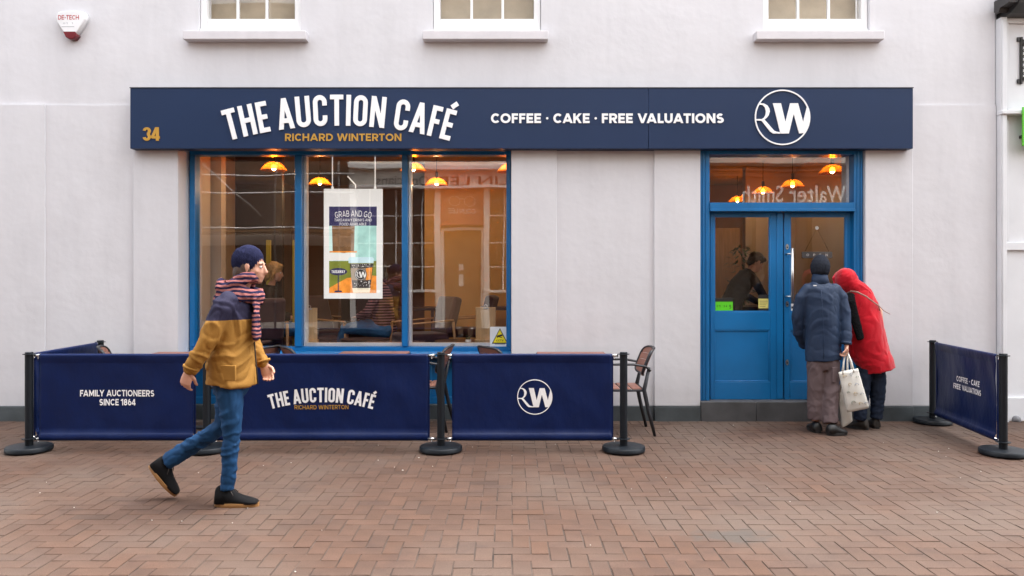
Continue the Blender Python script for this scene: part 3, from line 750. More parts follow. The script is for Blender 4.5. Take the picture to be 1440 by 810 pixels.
box('chimney_breast', mat('ochre_wall_painted_glow', (.62, .38, .15), .8, .1, 1.5), bld, -1.3, .9, 3.3, 3.6, .16, zc)  # warm lamp glow put into the brighter ochre; the wall emits nothing
dg = new_obj('interior_door', MB().box(3.0, 3.55, 3.85, 3.9, .16, 2.3, None, .004).me('d', M_wood), bld)
box('interior_wall', M_icream, bld, 3.62, 4.4, 3.8, 3.95, .16, zc); box('interior_wall', M_iwall, bld, 2.3, 2.95, 4.2, 4.3, .16, zc)
for x in (-3.05, -2.72): box('upright_post', mat('mustard_post', (.42, .33, .03), .5), bld, x-.025, x+.025, 1.45, 1.50, .16, 2.0)

# pendant lamps
def amber_mat():
    m = bpy.data.materials.new('amber_glass_shade'); m.use_nodes = True; t = m.node_tree; N = t.nodes; L = t.links
    for x in list(N): N.remove(x)
    o = N.new('ShaderNodeOutputMaterial'); a = N.new('ShaderNodeMixShader'); b = N.new('ShaderNodeMixShader')
    tr = N.new('ShaderNodeBsdfTransparent'); tr.inputs[0].default_value = (1, .56, .14, 1); tl = N.new('ShaderNodeBsdfTranslucent'); tl.inputs[0].default_value = (1, .50, .12, 1)
    gl = N.new('ShaderNodeBsdfGlossy'); gl.inputs[0].default_value = (1, .8, .5, 1); gl.inputs['Roughness'].default_value = .12
    a.inputs[0].default_value = .16; b.inputs[0].default_value = .08
    L.new(tr.outputs[0], a.inputs[1]); L.new(tl.outputs[0], a.inputs[2]); L.new(a.outputs[0], b.inputs[1]); L.new(gl.outputs[0], b.inputs[2]); L.new(b.outputs[0], o.inputs[0])
    return m
M_amber = amber_mat(); M_bulb = emit('bulb_glow', (1, .62, .22), 16)
lamp_me = MB().lathe([(.022, .105), (.06, .095), (.10, .072), (.13, .035), (.155, .0), (.150, .0), (.125, .03), (.096, .066), (.057, .088), (.02, .098)], n=28, cap=False).me('shade', M_amber, 60)
bulb_me = MB().ball((0, 0, .035), (.028, .028, .036), n=12).me('bulb', M_bulb); fit_me = MB().lathe([(.004, .19), (.02, .175), (.022, .10), (.026, .095), (.024, .07), (.004, .07)], n=14).me('fitting', M_brass, 50)
cord_me = MB().tube([(0, 0, .18), (0, 0, zc-2.72)], .004, 6).me('cord', M_black)
zl = 2.72
first_pt = None
def lamp(px, Dl, label, py=None):
    E = (4.6 if px < 800 else 1.5)*(.7 if Dl < 9.4 else 1)
    z = HC-(py-HOR)*Dl/FPX if py else zl
    t = thing('pendant_lamp', label, 'pendant lamp', ((px-720)*Dl/FPX, Dl-D0, z-.04), 0, 'amber glass pendant lamps in the cafe')
    new_obj('shade', lamp_me, t); new_obj('bulb', bulb_me, t); new_obj('fitting', fit_me, t); new_obj('cord', MB().tube([(0, 0, .18), (0, 0, zc-z+.04)], .004, 6).me('cord', M_black), t)
    ld = bpy.data.lights.new('bulb_light', 'POINT'); ld.energy = E; ld.color = (1, .66, .36); ld.shadow_soft_size = .03
    l = bpy.data.objects.new('bulb_light', ld); C.objects.link(l); l.parent = t; l.location = (0, 0, .005)
for a in ((385, 9.15, 'lit amber glass dome lamp alone in the left window pane', 235), (450, 10.4, 'lit amber dome lamp above left edge of the grab and go poster', 256),
          (581, 9.2, 'lit amber dome lamp partly hidden by the mullion left of the third pane', 236), (614, 10.45, 'lit amber dome lamp hanging fully clear in the third pane', 256.5), (717, 9.3, 'lit amber dome lamp cut off by the right edge of the shop window', 237),
          (1170.5, 9.1, 'largest lit amber dome lamp at right of the fanlight over the door', 239), (1114.5, 10.35, 'second largest lamp of the receding row seen through the fanlight', 259),
          (1073, 11.5, 'middle lamp of the receding row of five in the fanlight', 268.5), (1053, 12.4, 'fourth lamp back in the receding row in the fanlight', 276), (1037, 13.2, 'smallest and farthest lamp of the row in the fanlight', 281)):
    lamp(*a)
# ------------------------------------------------------------------ right-hand neighbour
nb = thing('neighbouring_shop', 'white painted timber shopfront at right edge under a dark cornice', 'building')
M_wht2 = mat('white_timber_paint', (.72, .73, .75), .45, .04, 3, .0004, 20); M_cornice = mat('dark_cornice_paint', (.03, .028, .028), .45, .1, 5)
nx = X(1404)
q = MB(); q.box(nx, X(1412), -.05, .3, 0, PZ(24, -.05)).box(nx+.008, X(1411), -.062, -.05, .2, PZ(27, -.06), bev=.004).box(nx-.004, X(1413), -.07, .3, -.01, .2); q.build('pilaster', M_wht2, nb)
MB().box(X(1412), 11, .02, .3, 0, 4.358).build('wall', M_wht2, nb)
q = MB()
for a, b, y in ((PZ(154, 0), PZ(30, 0), .0), (PZ(338, 0), PZ(170, 0), .0)):
    q.box(X(1412)+.001, X(1418), -.012, .021, a, b, bev=.004)
q.box(X(1412)+.001, 11, -.014, .021, PZ(352, 0), PZ(341, 0), bev=.005).box(X(1412)+.001, 11, -.013, .021, PZ(33, 0), PZ(25, 0), bev=.004).box(X(1412)+.001, 11, -.012, .021, .0, .25, bev=.004)
q.build('panel_frame', M_wht2, nb)
q = MB(); q.box(X(1410, -.09), 11, -.09, .02, PZ(160, -.09), PZ(154.5, -.09), bev=.006); q.build('ledge', M_wht2, nb)
pr = [(-.02, PZ(22, -.1)), (-.14, PZ(20, -.1)), (-.17, PZ(14, -.2)), (-.28, PZ(8, -.2)), (-.30, PZ(-2, -.2)), (-.34, PZ(-8, -.3)), (-.34, PZ(-14, -.3)), (.1, PZ(-16, 0)), (.1, PZ(22, -.1))]
MB().prism([(p[0], p[1]) for p in pr], nx+.04, 11, fn=lambda u, v, d: Vector((d, u, v))).build('cornice', M_cornice, nb)
q = MB(); q.prism([(-.28, PZ(-6, -.2)), (-.27, PZ(6, -.2)), (-.12, PZ(12, -.1)), (-.1, PZ(18, -.1)), (-.02, PZ(19, 0)), (-.02, PZ(-6, -.2))], nx-.06, nx+.035, fn=lambda u, v, d: Vector((d, u, v))); q.build('cornice_bracket', M_cornice, nb)
MB().box(nx, 11, 0, .3, 4.36, 7.6).build('upper_wall', M_wall, nb)
for k in range(3):
    a = nx+.9+k*2; f_ = MB().box(a, a+1, -.01, .06, 4.9, 6.4).build('window', M_white, nb); MB().box(a+.08, a+.92, -.014, -.005, 4.98, 6.32).build('pane', M_glass_up, f_)
br = thing('iron_bracket', 'black wrought iron bracket fixed to the white shopfront at right edge', 'bracket', (X(1441, 0), .02, PZ(86, 0)))
q = MB(); s_ = D0/FPX
q.box(-6*s_, -3*s_, -.03, -.0, -32*s_, 34*s_, bev=.003)
for z in (31, -28): q.box(-10*s_, -5*s_, -.018, -.001, (z-3)*s_, (z+3)*s_, bev=.003)
for k in range(7): q.tube([(-4*s_, -.03, (-26+8*k)*s_), (-1*s_, -.06, (-22+8*k)*s_), (-4*s_, -.03, (-18+8*k)*s_)], .006, 6)
q.box(-3*s_, .5, -.025, -.005, 24*s_, 30*s_).box(-3*s_, .5, -.025, -.005, -27*s_, -22*s_)
q.build('ironwork', M_cornice, br)
gs = thing('green_sign', 'bright green sign panel cut off by the right edge of the photo', 'sign', (X(1438.5, -.12), -.12, PZ(205, -.12)))
MB().box(0, .9, 0, .02, 0, 54*s_, None, .003).build('panel', mat('bright_green', (.12, .55, .04), .4), gs)
MB().box(.05, .07, .02, .14, .1, .13).box(.8, .82, .02, .14, .1, .13).build('fixing', M_cornice, gs)
dv = thing('drain_hood', 'small grey round drain hood at foot of the white shopfront', 'drain hood', (X(1429, -.02), .0, PZ(590, -.02)))
q = MB(); q.lathe([(.040, 0), (.043, .03), (.03, .06), (.01, .068)], n=16); o = q.build('hood', mat('weathered_grey', (.2, .2, .21), .7, .2, 20), dv); o.rotation_euler = (R(90), 0, 0)

# ------------------------------------------------------------------ the other side of the street (seen mirrored in the glass)
YO = -9.2; DV = .33+D0+.33-YO
VX = lambda px: (px-720)*DV/FPX
VZ = lambda py: HC-(py-HOR)*DV/FPX
po = lambda u, v, d: Vector((-u, YO+.14+d, v))
M_cream = mat('cream_masonry', (.72, .64, .54), .85, .12, 2.5, .002, 20); M_cream2 = mat('cream_joinery', (.85, .82, .76), .6, .03, 5)
M_signr = mat('dull_red_sign', (.50, .13, .10), .5); M_dletter = mat('dark_letter', (.06, .04, .035), .5); M_odoor = mat('brown_door', (.26, .16, .09), .5, .1, 4)
M_oint = mat('shop_interior', (.12, .085, .055), .8, .3, 2)
op = thing('opticians_shop', 'cream opticians shop across the street mirrored in the right window pane', 'building')
ox0, ox1 = -3.75, 1.6; zf0, zf1 = VZ(264), VZ(240)
q = MB(); q.box(ox0, ox1, YO-1.5, YO, zf0, 8.3)
d0, d1 = VX(620), VX(680); zdo = VZ(320)
q.build('upper_wall', M_cream, op)
MB().box(ox0, ox1, YO-1.5, YO-.5, 0, zf0).build('shop_interior', M_oint, op)
MB().box(ox0, ox1, YO, YO+.14, zf0+.03, zf1).build('fascia', M_cream, op)
MB().box(ox0, ox1, YO, YO+.2, zf0-.04, zf0+.03, None, .01).box(ox0, ox1, YO, YO+.28, zf1, zf1+.14, None, .02).build('cornice', M_cream2, op)
font_text('lettering', 'COLIN LEE', -(VX(690)), (VZ(262)+VZ(248))/2, VZ(248)-VZ(262), VX(762)-VX(619), po, M_dletter, op, .012)
font_text('lettering', 'Opticians', -(VX(567)), (VZ(262)+VZ(248))/2, VZ(248)-VZ(262), VX(604)-VX(531), po, M_dletter, op, .01)
MB().box(d0-.02, d1+.02, YO-.3, YO-.02, VZ(317), VZ(267)).build('door_sign', M_signr, op)
pq_ = lambda u, v, d: Vector((-u, YO-.018+d, v))
lettering('lettering', 'COLIN LEE', -VX(669), -VX(630), VZ(301), VZ(294), pq_, .13, False, .12, M_cream2, op)
q = MB()
for sx in (-1, 1):
    cx = (VX(639) if sx < 0 else VX(661)); pts = [(cx+.13*math.cos(a), YO-.01, VZ(283)+.10*math.sin(a)-.02*(math.sin(a) < 0)) for a in [2*PI*k/16 for k in range(17)]]; q.tube(pts, .006, 5)
q.tube([(VX(647), YO-.01, VZ(281)), (VX(650), YO-.01, VZ(280)), (VX(653), YO-.01, VZ(281))], .006, 5); q.build('spectacles_symbol', M_cream2, op)
dd = MB().box(d0+.06, d1-.06, YO-.35, YO-.3, .1, zdo-.06).build('door', M_odoor, op)
for a, b, c, d in ((650-6, 650, 371, 380), (650-6, 650, 386, 402)): MB().box(VX(a), VX(b), YO-.298, YO-.29, VZ(d), VZ(c)).build('notice', M_cream2, dd)
MB().box(d0, d0+.06, YO-.36, YO-.1, .05, zdo).box(d1-.06, d1, YO-.36, YO-.1, .05, zdo).box(d0+.06, d1-.06, YO-.36, YO-.1, zdo-.06, zdo).build('door_frame', M_cream2, op)
for a, b in ((ox0+.12, d0-.14), (d1+.14, ox1-.12)):
    wf = MB(); zs = VZ(408)
    wf.box(a-.13, a, YO-.2, YO+.02, .1, zf0-.04).box(b, b+.13, YO-.2, YO+.02, .1, zf0-.04).box(a, b, YO-.2, YO+.12, zs-.06, zs)
    o = wf.build('shop_window', M_cream2, op)
    n = max(3, round((b-a)/.31))
    for k in range(1, n): x = a+(b-a)*k/n; MB().box(x-.013, x+.013, YO-.1, YO-.06, zs, zf0-.04).build('glazing_bar', M_cream2, o)
    for py in (303, 341, 375): MB().box(a, b, YO-.102, YO-.058, VZ(py)-.012, VZ(py)+.012).build('glazing_bar', M_cream2, o)
    MB().box(a, b, YO-.09, YO-.07, zs, zf0-.04).build('pane', M_glass_up, o)
    MB().box(a, b, YO-.2, YO, .0, zs-.06).build('stall_riser', mat('plum_paint', (.10, .05, .045), .5), o)
for k, x in enumerate((-2.6, -.3)):
    o = MB().box(x-.5, x+.5, YO-.01, YO+.04, 5.2, 6.9).build('window', M_white, op); MB().box(x-.42, x+.42, YO+.035, YO+.045, 5.28, 6.82).build('pane', M_glass_up, o)
DW = .14+D0+.14-YO
WX = lambda px: (px-720)*DW/FPX
WZ = lambda py: HC-(py-HOR)*DW/FPX
bs = thing('butchers_shop', 'brown fronted shop with cream serif name mirrored in the fanlight', 'building')
M_bfas = mat('dark_brown_fascia', (.10, .055, .03), .5, .1, 3)
q = MB(); q.box(ox1+.01, 13, YO-1.5, YO-.001, WZ(229), 8.1); q.build('upper_wall', M_cream, bs)
MB().box(ox1+.01, 13, YO-1.5, YO+.05, WZ(292), WZ(229)-.002).build('fascia', M_bfas, bs)
for z in (233, 240, 248): MB().box(ox1+.01, 13, YO+.05, YO+.09+.02*(248-z)/8, WZ(z)-.02, WZ(z)+.02).build('moulding', M_bfas, bs)
pw = lambda u, v, d: Vector((-u, YO+.055+d, v))
font_text('lettering', 'Walter Smith', -(WX(1116)), (WZ(285)+WZ(260))/2, (WZ(260)-WZ(285))*.9, WX(1190)-WX(1042), pw, mat('white_serif_letter', (.9, .88, .82), .5), bs, .012)
MB().box(ox1+.01, 13, YO-1.5, YO-.3, 0, WZ(292)-.002).build('shop_interior', M_oint, bs)
q = MB()
for k in range(9): x = ox1+.1+k*1.3; q.box(x-.06, x+.06, YO-.3, YO, .0, WZ(292)-.003)
q.box(ox1+.01, 13, YO-.3, YO-.01, 0, .6); q.build('timber_front', M_bfas, bs)
MB().box(ox1+.2, 13, YO-.2, YO-.19, .6, WZ(292)-.003).build('pane', M_glass_up, bs)
dk = thing('building_under_repair', 'dark building behind scaffolding mirrored in the left window pane', 'building')
M_dbr = mat('dark_brown_brick', (.14, .085, .05), .85, .3, 8, .003, 30)
q = MB(); q.box(-14, ox0-.02, YO-1.5, YO-.6, 0, 8)
q.build('wall', M_dbr, dk)
for x in (-12.5, -10.4, -8.3, -6.2, -4.6):
    for z, h in ((2.7, 1.2), (4.9, 1.5)):
        o = MB().box(x-.5, x+.5, YO-.62, YO-.59, z, z+h).build('window', M_dletter, dk); MB().box(x-.42, x+.42, YO-.59, YO-.58, z+.08, z+h-.08).build('pane', M_glass_up, o)
MB().box(-14, ox0-.02, YO-.6, YO-.4, 2.3, 2.55).box(-14, ox0-.02, YO-.6, YO-.55, 0, .5).build('band', M_cream, dk)
sc_ = thing('scaffolding', 'steel scaffold tubes mirrored in the left window pane', 'scaffolding')
q = MB(); zz = (VZ(249), VZ(273), VZ(322)); Ms = mat('scaffold_steel', (.38, .36, .34), .4, .1, 10, metal=.6)
for x in (-12, -9.8, -7.6, -5.4, -3.95): MB().tube([(x, YO+.3, 0), (x, YO+.3, 8.2)], .024, 8).build('standard', Ms, sc_); 
for z in zz+(6.2,): MB().tube([(-13.5, YO+.35, z), (-3.6, YO+.35, z)], .024, 8).build('ledger', Ms, sc_)
MB().tube([(VX(286), YO+.25, VZ(228)), (VX(372), YO+.25, VZ(305))], .024, 8).build('brace', Ms, sc_)
MB().box(-13.5, -3.7, YO-.35, YO+.3, VZ(326)-.02, VZ(324)).build('board', M_wood, sc_)

# ------------------------------------------------------------------ cafe barrier
YB = -1.47
def barrier_post(x, y, label):
    t = thing('barrier_post', label, 'barrier post', (x, y, 0), 0, 'black posts of the cafe barrier')
    return t
base_me = MB().lathe([(.10, .010), (.182, .010), (.188, .016), (.188, .042), (.180, .052), (.03, .056)], n=40).me('base', M_black, 40)
foot_me = MB().lathe([(.018, 0), (.018, .012)], n=10).me('foot', M_rubber)
pole_me = MB().lathe([(.0335, .05), (.0335, .868), (.030, .872), (.004, .873)], n=20).me('pole', M_black, 40)
collar_me = MB().lathe([(.034, .108), (.058, .110), (.058, .116), (.034, .118)], n=24).me('collar', M_black, 40)
collar_top = MB().lathe([(.034, .850), (.052, .852), (.052, .857), (.034, .859)], n=24).me('collar', M_black, 40)
posts = {}
for key, x, y, lb in (('a', PX(41, YB), YB, 'black barrier post at left corner where the side and front banners meet'),
                      ('b', PX(291, YB), YB, 'black barrier post behind the walking person, between first and second banner'),
                      ('c', PX(620, YB), YB, 'black barrier post between the cafe name banner and the round logo banner'),
                      ('d', PX(877, YB), YB, 'black barrier post at right end of the front run, beside the chair'),
                      ('e', -4.30, -.16, 'black barrier post against the wall at far end of left side banner'),
                      ('f', 4.405, -.14, 'black barrier post close to the wall right of the two people'),
                      ('g', 4.22, -1.61, 'nearest black barrier post of the right hand banner, at photo edge')):
    t = barrier_post(x, y, lb); posts[key] = (x, y)
    new_obj('base', base_me, t); new_obj('pole', pole_me, t); new_obj('collar', collar_me, t); new_obj('collar', collar_top, t)
    for k in range(4):
        f = new_obj('foot', foot_me, t); a = R(45+90*k); f.location = (.15*math.cos(a), .15*math.sin(a), 0)
def banner(a, b, f0, f1, label, seed=0, fold=1.0):
    """f0, f1: where the cloth starts and ends, metres from a; -y side is the printed face"""
    ax, ay = posts[a]; bx, by = posts[b]; Ln = math.hypot(bx-ax, by-ay); rz = math.atan2(by-ay, bx-ax)
    t = thing('barrier_banner', label, 'banner', (ax, ay, 0), rz, 'navy cafe barrier banners')
    prof = [(.832, .013), (.846, .011), (.857, 0), (.850, -.012), (.838, -.014), (.82, -.009), (.79, -.006), (.783, -.003)]
    prof += [(.783-(.783-.165)*k/14, -.002) for k in range(1, 15)]
    prof += [(.160, -.008), (.145, -.016), (.125, -.020), (.108, -.016), (.097, -.004), (.096, .006), (.106, .013)]
    prof = prof[:8]+[(.775, -.002)]+prof[8:]
    def wave(x, z):
        u = (x-f0)/(f1-f0); amp = max(0, min(1, (z-.10)/.1))*max(0, min(1, (.86-z)/.08))
        n1 = noise.noise(Vector((x*2.2+seed*7, z*1.3, seed)))*.022+noise.noise(Vector((x*7+z*3, z*4, seed+9)))*.004
        edge = math.exp(-((u)/.05)**2)*.006+math.exp(-((1-u)/.05)**2)*.006
        crease = .006*math.sin((x*9+z*16)+2*noise.noise(Vector((x*3, z*3, seed+3))))*max(0, .5-abs(z-.62)*1.4)
        return amp*fold*(n1+crease-edge)
    nx_ = int((f1-f0)*44); q = MB(); rows = []
    for z, y in prof: rows.append([(f0+(f1-f0)*k/nx_, y+wave(f0+(f1-f0)*k/nx_, z), z) for k in range(nx_+1)])
    q.rings([r for r in rows], None, cap=False, closed=False)
    o = q.build('fabric', M_navyfab, t); md = o.modifiers.new('thickness', 'SOLIDIFY'); md.thickness = .0012; md.offset = 1
    for z in (.843, .112): MB().tube([(.05, 0, z), (Ln-.05, 0, z)], .0085, 10, cap=True).build('rod', M_chrome, t)
    for x0, x1 in ((.036, f0), (f1, Ln-.036)):
        if x1-x0 < .02: continue
        for z in (.843, .112):
            s1 = 1 if x0 < Ln/2 else -1; e = .05 if s1 > 0 else Ln-.05
            MB().tube([(e, 0, z), (e+s1*.055, 0, z)], .0125, 12).tube([(e+s1*.03, 0, z-.008), (e+s1*.03, 0, z-.026)], .006, 8).ball((e+s1*.03, 0, z-.026), .008, n=8).build('clip', M_chrome, t)
    for x, s1 in ((f0, 1), (f1, -1)): MB().box(x-.002, x+.0145, -.004, .004, .118, .835).build('edge_hem', M_navyfab, t)
    pl = lambda u, v, d: Vector((u, -.0065-d+wave(u, v), v))
    return t, pl
sB = (D0+YB)/FPX
bx_ = lambda px, a: PX(px, YB)-posts[a][0]
t1, p1 = banner('a', 'b', bx_(56, 'a'), bx_(273, 'a'), 'navy front banner reading FAMILY AUCTIONEERS SINCE 1864, leftmost of the front run', 1)
lettering('lettering', 'FAMILY AUCTIONEERS', bx_(113, 'a'), bx_(218, 'a'), PZ(557.3, YB), PZ(548.3, YB), p1, .2, False, .11, M_letter, t1, .001)
lettering('lettering', 'SINCE 1864', bx_(140, 'a'), bx_(191, 'a'), PZ(570, YB), PZ(561, YB), p1, .2, False, .11, M_letter, t1, .001)
t2, p2 = banner('b', 'c', bx_(306, 'b'), bx_(602, 'b'), 'wide navy banner with the arched café name, behind the walking person', 2)
arc_lettering('THE AUCTION CAFÉ', bx_(452.5, 'b'), PZ(565.5, YB), 20.5*sB, 145*sB, 262*sB, p2, .165, M_letter, t2, .001, each=True)
lettering('lettering', 'RICHARD WINTERTON', bx_(414.5, 'b'), bx_(490, 'b'), PZ(575.4, YB), PZ(569.5, YB), p2, .16, False, .14, M_gold, t2, .001)
t3, p3 = banner('c', 'd', bx_(636, 'c'), bx_(860, 'c'), 'navy front banner printed with a round white RW emblem only', 3)
rw_logo(t3, bx_(752, 'c'), PZ(558, YB), 24.7*sB, p3, M_letter, .001)
t4, p4 = banner('a', 'e', .08, 1.22, 'navy side banner running from left corner post back to the wall', 4)
t5, p5 = banner('f', 'g', .09, 1.38, 'navy angled banner at far right reading COFFEE CAKE FREE VALUATIONS', 5, 1.3)
def t_at(px):
    (ax, ay), (bx, by) = posts['f'], posts['g']; L_ = math.hypot(bx-ax, by-ay); c = (px-720)/FPX
    tt = (c*(D0+ay)-ax)/((bx-ax)-c*(by-ay)); return tt*L_
zt_ = lambda px, py: HC-(py-HOR)*(D0+posts['f'][1]+(posts['g'][1]-posts['f'][1])*t_at(px)/1.48)/FPX
ym = zt_(1363, 536.5); lettering('lettering', 'COFFEE • CAKE', t_at(1347), t_at(1377.5), ym-.026, ym+.026, p5, .2, False, .11, M_letter, t5, .001)
ym = zt_(1361, 547.5); lettering('lettering', 'FREE VALUATIONS', t_at(1343), t_at(1380), ym-.026, ym+.026, p5, .2, False, .11, M_letter, t5, .001)

# ------------------------------------------------------------------ outdoor chairs and tables
def make_cafe_chair():
    t = thing('cafe_armchair', '', 'chair', (0, 0, 0), 0, 'terracotta slatted cafe armchairs on the pavement')
    st = new_obj('seat', MB().box(-.235, .235, -.235, -.215, .425, .447, None, .006).box(-.235, .235, .215, .235, .425, .447, None, .006).box(.215, .24, -.214, .214, .425, .447, None, .006).box(-.24, -.215, -.214, .214, .425, .447, None, .006).me('seat', M_dgrey, 40), t)
    sl = MB().box(-.046, .046, -.215, .215, .438, .455, None, .006, 2).me('slat', M_terra, 40)
    for k in range(4): s1 = new_obj('slat', sl, st); s1.location = (-.159+.1055*k, 0, 0)
    # curved back: frame loop and slats
    def back(y, z):                       # point on the back surface
        return Vector((-.245-.11*(z-.57)/.27+.055*(y/.225)**2, y, z))
    def outline(k, n=40):
        a = 2*PI*k/n; c, s = math.cos(a), math.sin(a); e = .45
        return (.222*math.copysign(abs(c)**e, c), .705+.132*math.copysign(abs(s)**e, s))
    bk = new_obj('backrest', MB().tube([back(*outline(k)) for k in range(41)], (.015, .0105), 10, side=(1, 0, 0), cap=False).me('backrest', M_dgrey), t)
    for k in range(4):
        z0, z1 = .582+k*.0628, .582+k*.0628+.059; hw = .212 if k in (1, 2) else .200
        q = MB(); F = []
        for j in range(13):
            y = -hw+2*hw*j/12; F.append([back(y, z0)+Vector((.006, 0, 0)), back(y, z1)+Vector((.006, 0, 0)), back(y, z1)-Vector((.006, 0, 0)), back(y, z0)-Vector((.006, 0, 0))])
        q.rings(F, smooth=False); new_obj('slat', q.me('slat', M_terra, 50), bk)
    for s in (-1, 1):
        y = s*.235
        new_obj('armrest', MB().tube([(-.285, y*.93, .625), (-.24, y*.98, .668), (-.12, y*1.04, .690), (.08, y*1.06, .690), (.17, y*1.05, .680), (.205, y*1.03, .645), (.215, y, .56), (.22, y, .44)], [(.019, .012)]*8, 8, side=(0, 1, 0)).me('armrest', M_dgrey), t)
        new_obj('leg', MB().tube([(.22, y, .44), (.232, y*1.04, .22), (.24, y*1.08, 0)], [.019, .018, .014], 8).me('leg', M_dgrey), t)
        new_obj('leg', MB().tube([(-.275, y*.9, .66), (-.225, y*.95, .44), (-.27, y, .22), (-.325, y*1.05, 0)], [.015, .021, .019, .014], 8).me('leg', M_dgrey), t)
    return t
cch = make_cafe_chair()
for k, (x, y, a, lb) in enumerate(((1.05, -.56, 180, 'terracotta and dark grey armchair fully seen right of the end barrier post'),
    (-.95, -.36, 176, 'terracotta armchair glimpsed in the gap between the name and logo banners'),
    (.02, -.36, 32, 'terracotta armchair whose rounded back shows above the logo banner'),
    (-1.99, -.36, 30, 'armchair back above the name banner, right one of the close pair'),
    (-2.72, -.42, 164, 'armchair back above the name banner, left one, nearest the walking person'),
    (-3.80, -.40, 22, 'armchair behind the FAMILY AUCTIONEERS banner near the left corner'))):
    o = cch if k == 0 else copy_tree(cch); o.location = (x, y, 0); o.rotation_euler = (0, 0, R(a)); o['label'] = lb
def make_table():
    t = thing('cafe_table', '', 'table', (0, 0, 0), 0, 'outdoor cafe tables behind the barrier')
    tp = new_obj('table_top', MB().box(-.36, .36, -.32, .32, .718, .736, None, .004).me('table_top', M_dgrey), t)
    sl = MB().box(-.352, .352, -.055, .055, .733, .75, None, .004).me('slat', M_terra)
    for k in range(5): s1 = new_obj('slat', sl, tp); s1.location = (0, -.25+.125*k, 0)
    new_obj('column', MB().lathe([(.035, .02), (.03, .1), (.03, .70), (.06, .718)], n=16).me('column', M_dgrey, 40), t)
    new_obj('base', MB().box(-.25, .25, -.035, .035, .0, .03, None, .008).box(-.035, .035, -.25, .25, .002, .033, None, .008).me('base', M_dgrey), t)
    return t
tb = make_table()
for k, (x, y, lb) in enumerate(((-1.43, -.375, 'slatted table whose edge shows above the wide name banner'), (.61, -.44, 'slatted table behind the logo banner beside the visible armchair'), (-3.34, -.44, 'slatted table seen through the gap behind the walking person'))):
    o = tb if k == 0 else copy_tree(tb); o.location = (x, y, 0); o['label'] = lb

# ------------------------------------------------------------------ poster in the window
ypo = .44; kp = (D0+ypo)/FPX
pt = thing('window_poster', 'white framed takeaway poster with paper cup hanging in middle pane', 'poster', (X(496.5, ypo), ypo, PZ(342, ypo)))
qx = lambda px: (px-496.5)*kp; qz = lambda py: -(py-342)*kp
ps = lambda u, v, d: Vector((u, -.0075-d, v))
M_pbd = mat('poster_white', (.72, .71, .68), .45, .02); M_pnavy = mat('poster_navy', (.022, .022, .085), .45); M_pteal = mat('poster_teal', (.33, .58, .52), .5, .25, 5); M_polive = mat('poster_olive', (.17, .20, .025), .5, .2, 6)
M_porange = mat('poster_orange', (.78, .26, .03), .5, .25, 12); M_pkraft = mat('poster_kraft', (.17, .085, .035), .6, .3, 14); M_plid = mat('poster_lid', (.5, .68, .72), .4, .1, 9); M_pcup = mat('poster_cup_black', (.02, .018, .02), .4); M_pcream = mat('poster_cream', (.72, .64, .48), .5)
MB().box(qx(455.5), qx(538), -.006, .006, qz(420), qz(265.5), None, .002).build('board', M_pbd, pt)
def flat(nm, m, pts, d): return MB().prism([(qx(a), qz(b)) for a, b in pts], -.006-d, -.0055).build(nm, m, pt)
R4 = lambda a, b, c, d: [(a, b), (c, b), (c, d), (a, d)]
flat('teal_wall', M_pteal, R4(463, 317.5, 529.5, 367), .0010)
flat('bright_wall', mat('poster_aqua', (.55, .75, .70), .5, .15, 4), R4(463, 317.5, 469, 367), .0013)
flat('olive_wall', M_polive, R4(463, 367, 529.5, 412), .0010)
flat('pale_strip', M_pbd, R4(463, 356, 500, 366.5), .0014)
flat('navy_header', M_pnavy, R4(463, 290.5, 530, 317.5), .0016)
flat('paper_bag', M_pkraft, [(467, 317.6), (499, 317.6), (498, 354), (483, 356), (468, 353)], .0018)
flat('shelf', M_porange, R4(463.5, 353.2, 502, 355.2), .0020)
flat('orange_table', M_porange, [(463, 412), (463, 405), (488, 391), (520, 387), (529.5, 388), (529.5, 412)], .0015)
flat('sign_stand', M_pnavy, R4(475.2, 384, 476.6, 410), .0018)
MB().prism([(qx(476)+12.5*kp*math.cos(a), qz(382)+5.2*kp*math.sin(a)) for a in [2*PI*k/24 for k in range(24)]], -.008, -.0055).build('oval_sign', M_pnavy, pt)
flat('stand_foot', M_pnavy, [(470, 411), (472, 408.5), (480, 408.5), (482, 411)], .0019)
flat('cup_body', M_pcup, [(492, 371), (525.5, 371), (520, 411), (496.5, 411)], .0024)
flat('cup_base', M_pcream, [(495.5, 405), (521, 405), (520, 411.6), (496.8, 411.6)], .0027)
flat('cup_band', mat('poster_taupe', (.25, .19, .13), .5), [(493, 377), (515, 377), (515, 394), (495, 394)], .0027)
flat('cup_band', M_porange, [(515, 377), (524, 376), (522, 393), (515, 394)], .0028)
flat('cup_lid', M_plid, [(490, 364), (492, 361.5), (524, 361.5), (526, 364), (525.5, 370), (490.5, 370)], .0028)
rc = random.Random(5); q = MB()
for k in range(46):
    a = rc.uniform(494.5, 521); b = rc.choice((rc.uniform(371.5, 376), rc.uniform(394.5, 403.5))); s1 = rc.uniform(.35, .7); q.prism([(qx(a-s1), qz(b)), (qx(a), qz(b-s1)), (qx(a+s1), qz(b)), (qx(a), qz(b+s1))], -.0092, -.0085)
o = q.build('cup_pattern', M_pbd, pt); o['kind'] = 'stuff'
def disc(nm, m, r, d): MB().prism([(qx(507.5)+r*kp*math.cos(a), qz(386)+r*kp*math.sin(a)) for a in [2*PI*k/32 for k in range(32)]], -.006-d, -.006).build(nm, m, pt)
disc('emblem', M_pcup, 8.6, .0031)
rw_logo(pt, qx(507.5), qz(386), 7.6*kp, lambda u, v, d: Vector((u, -.0092-d, v)), M_pbd, .0004)
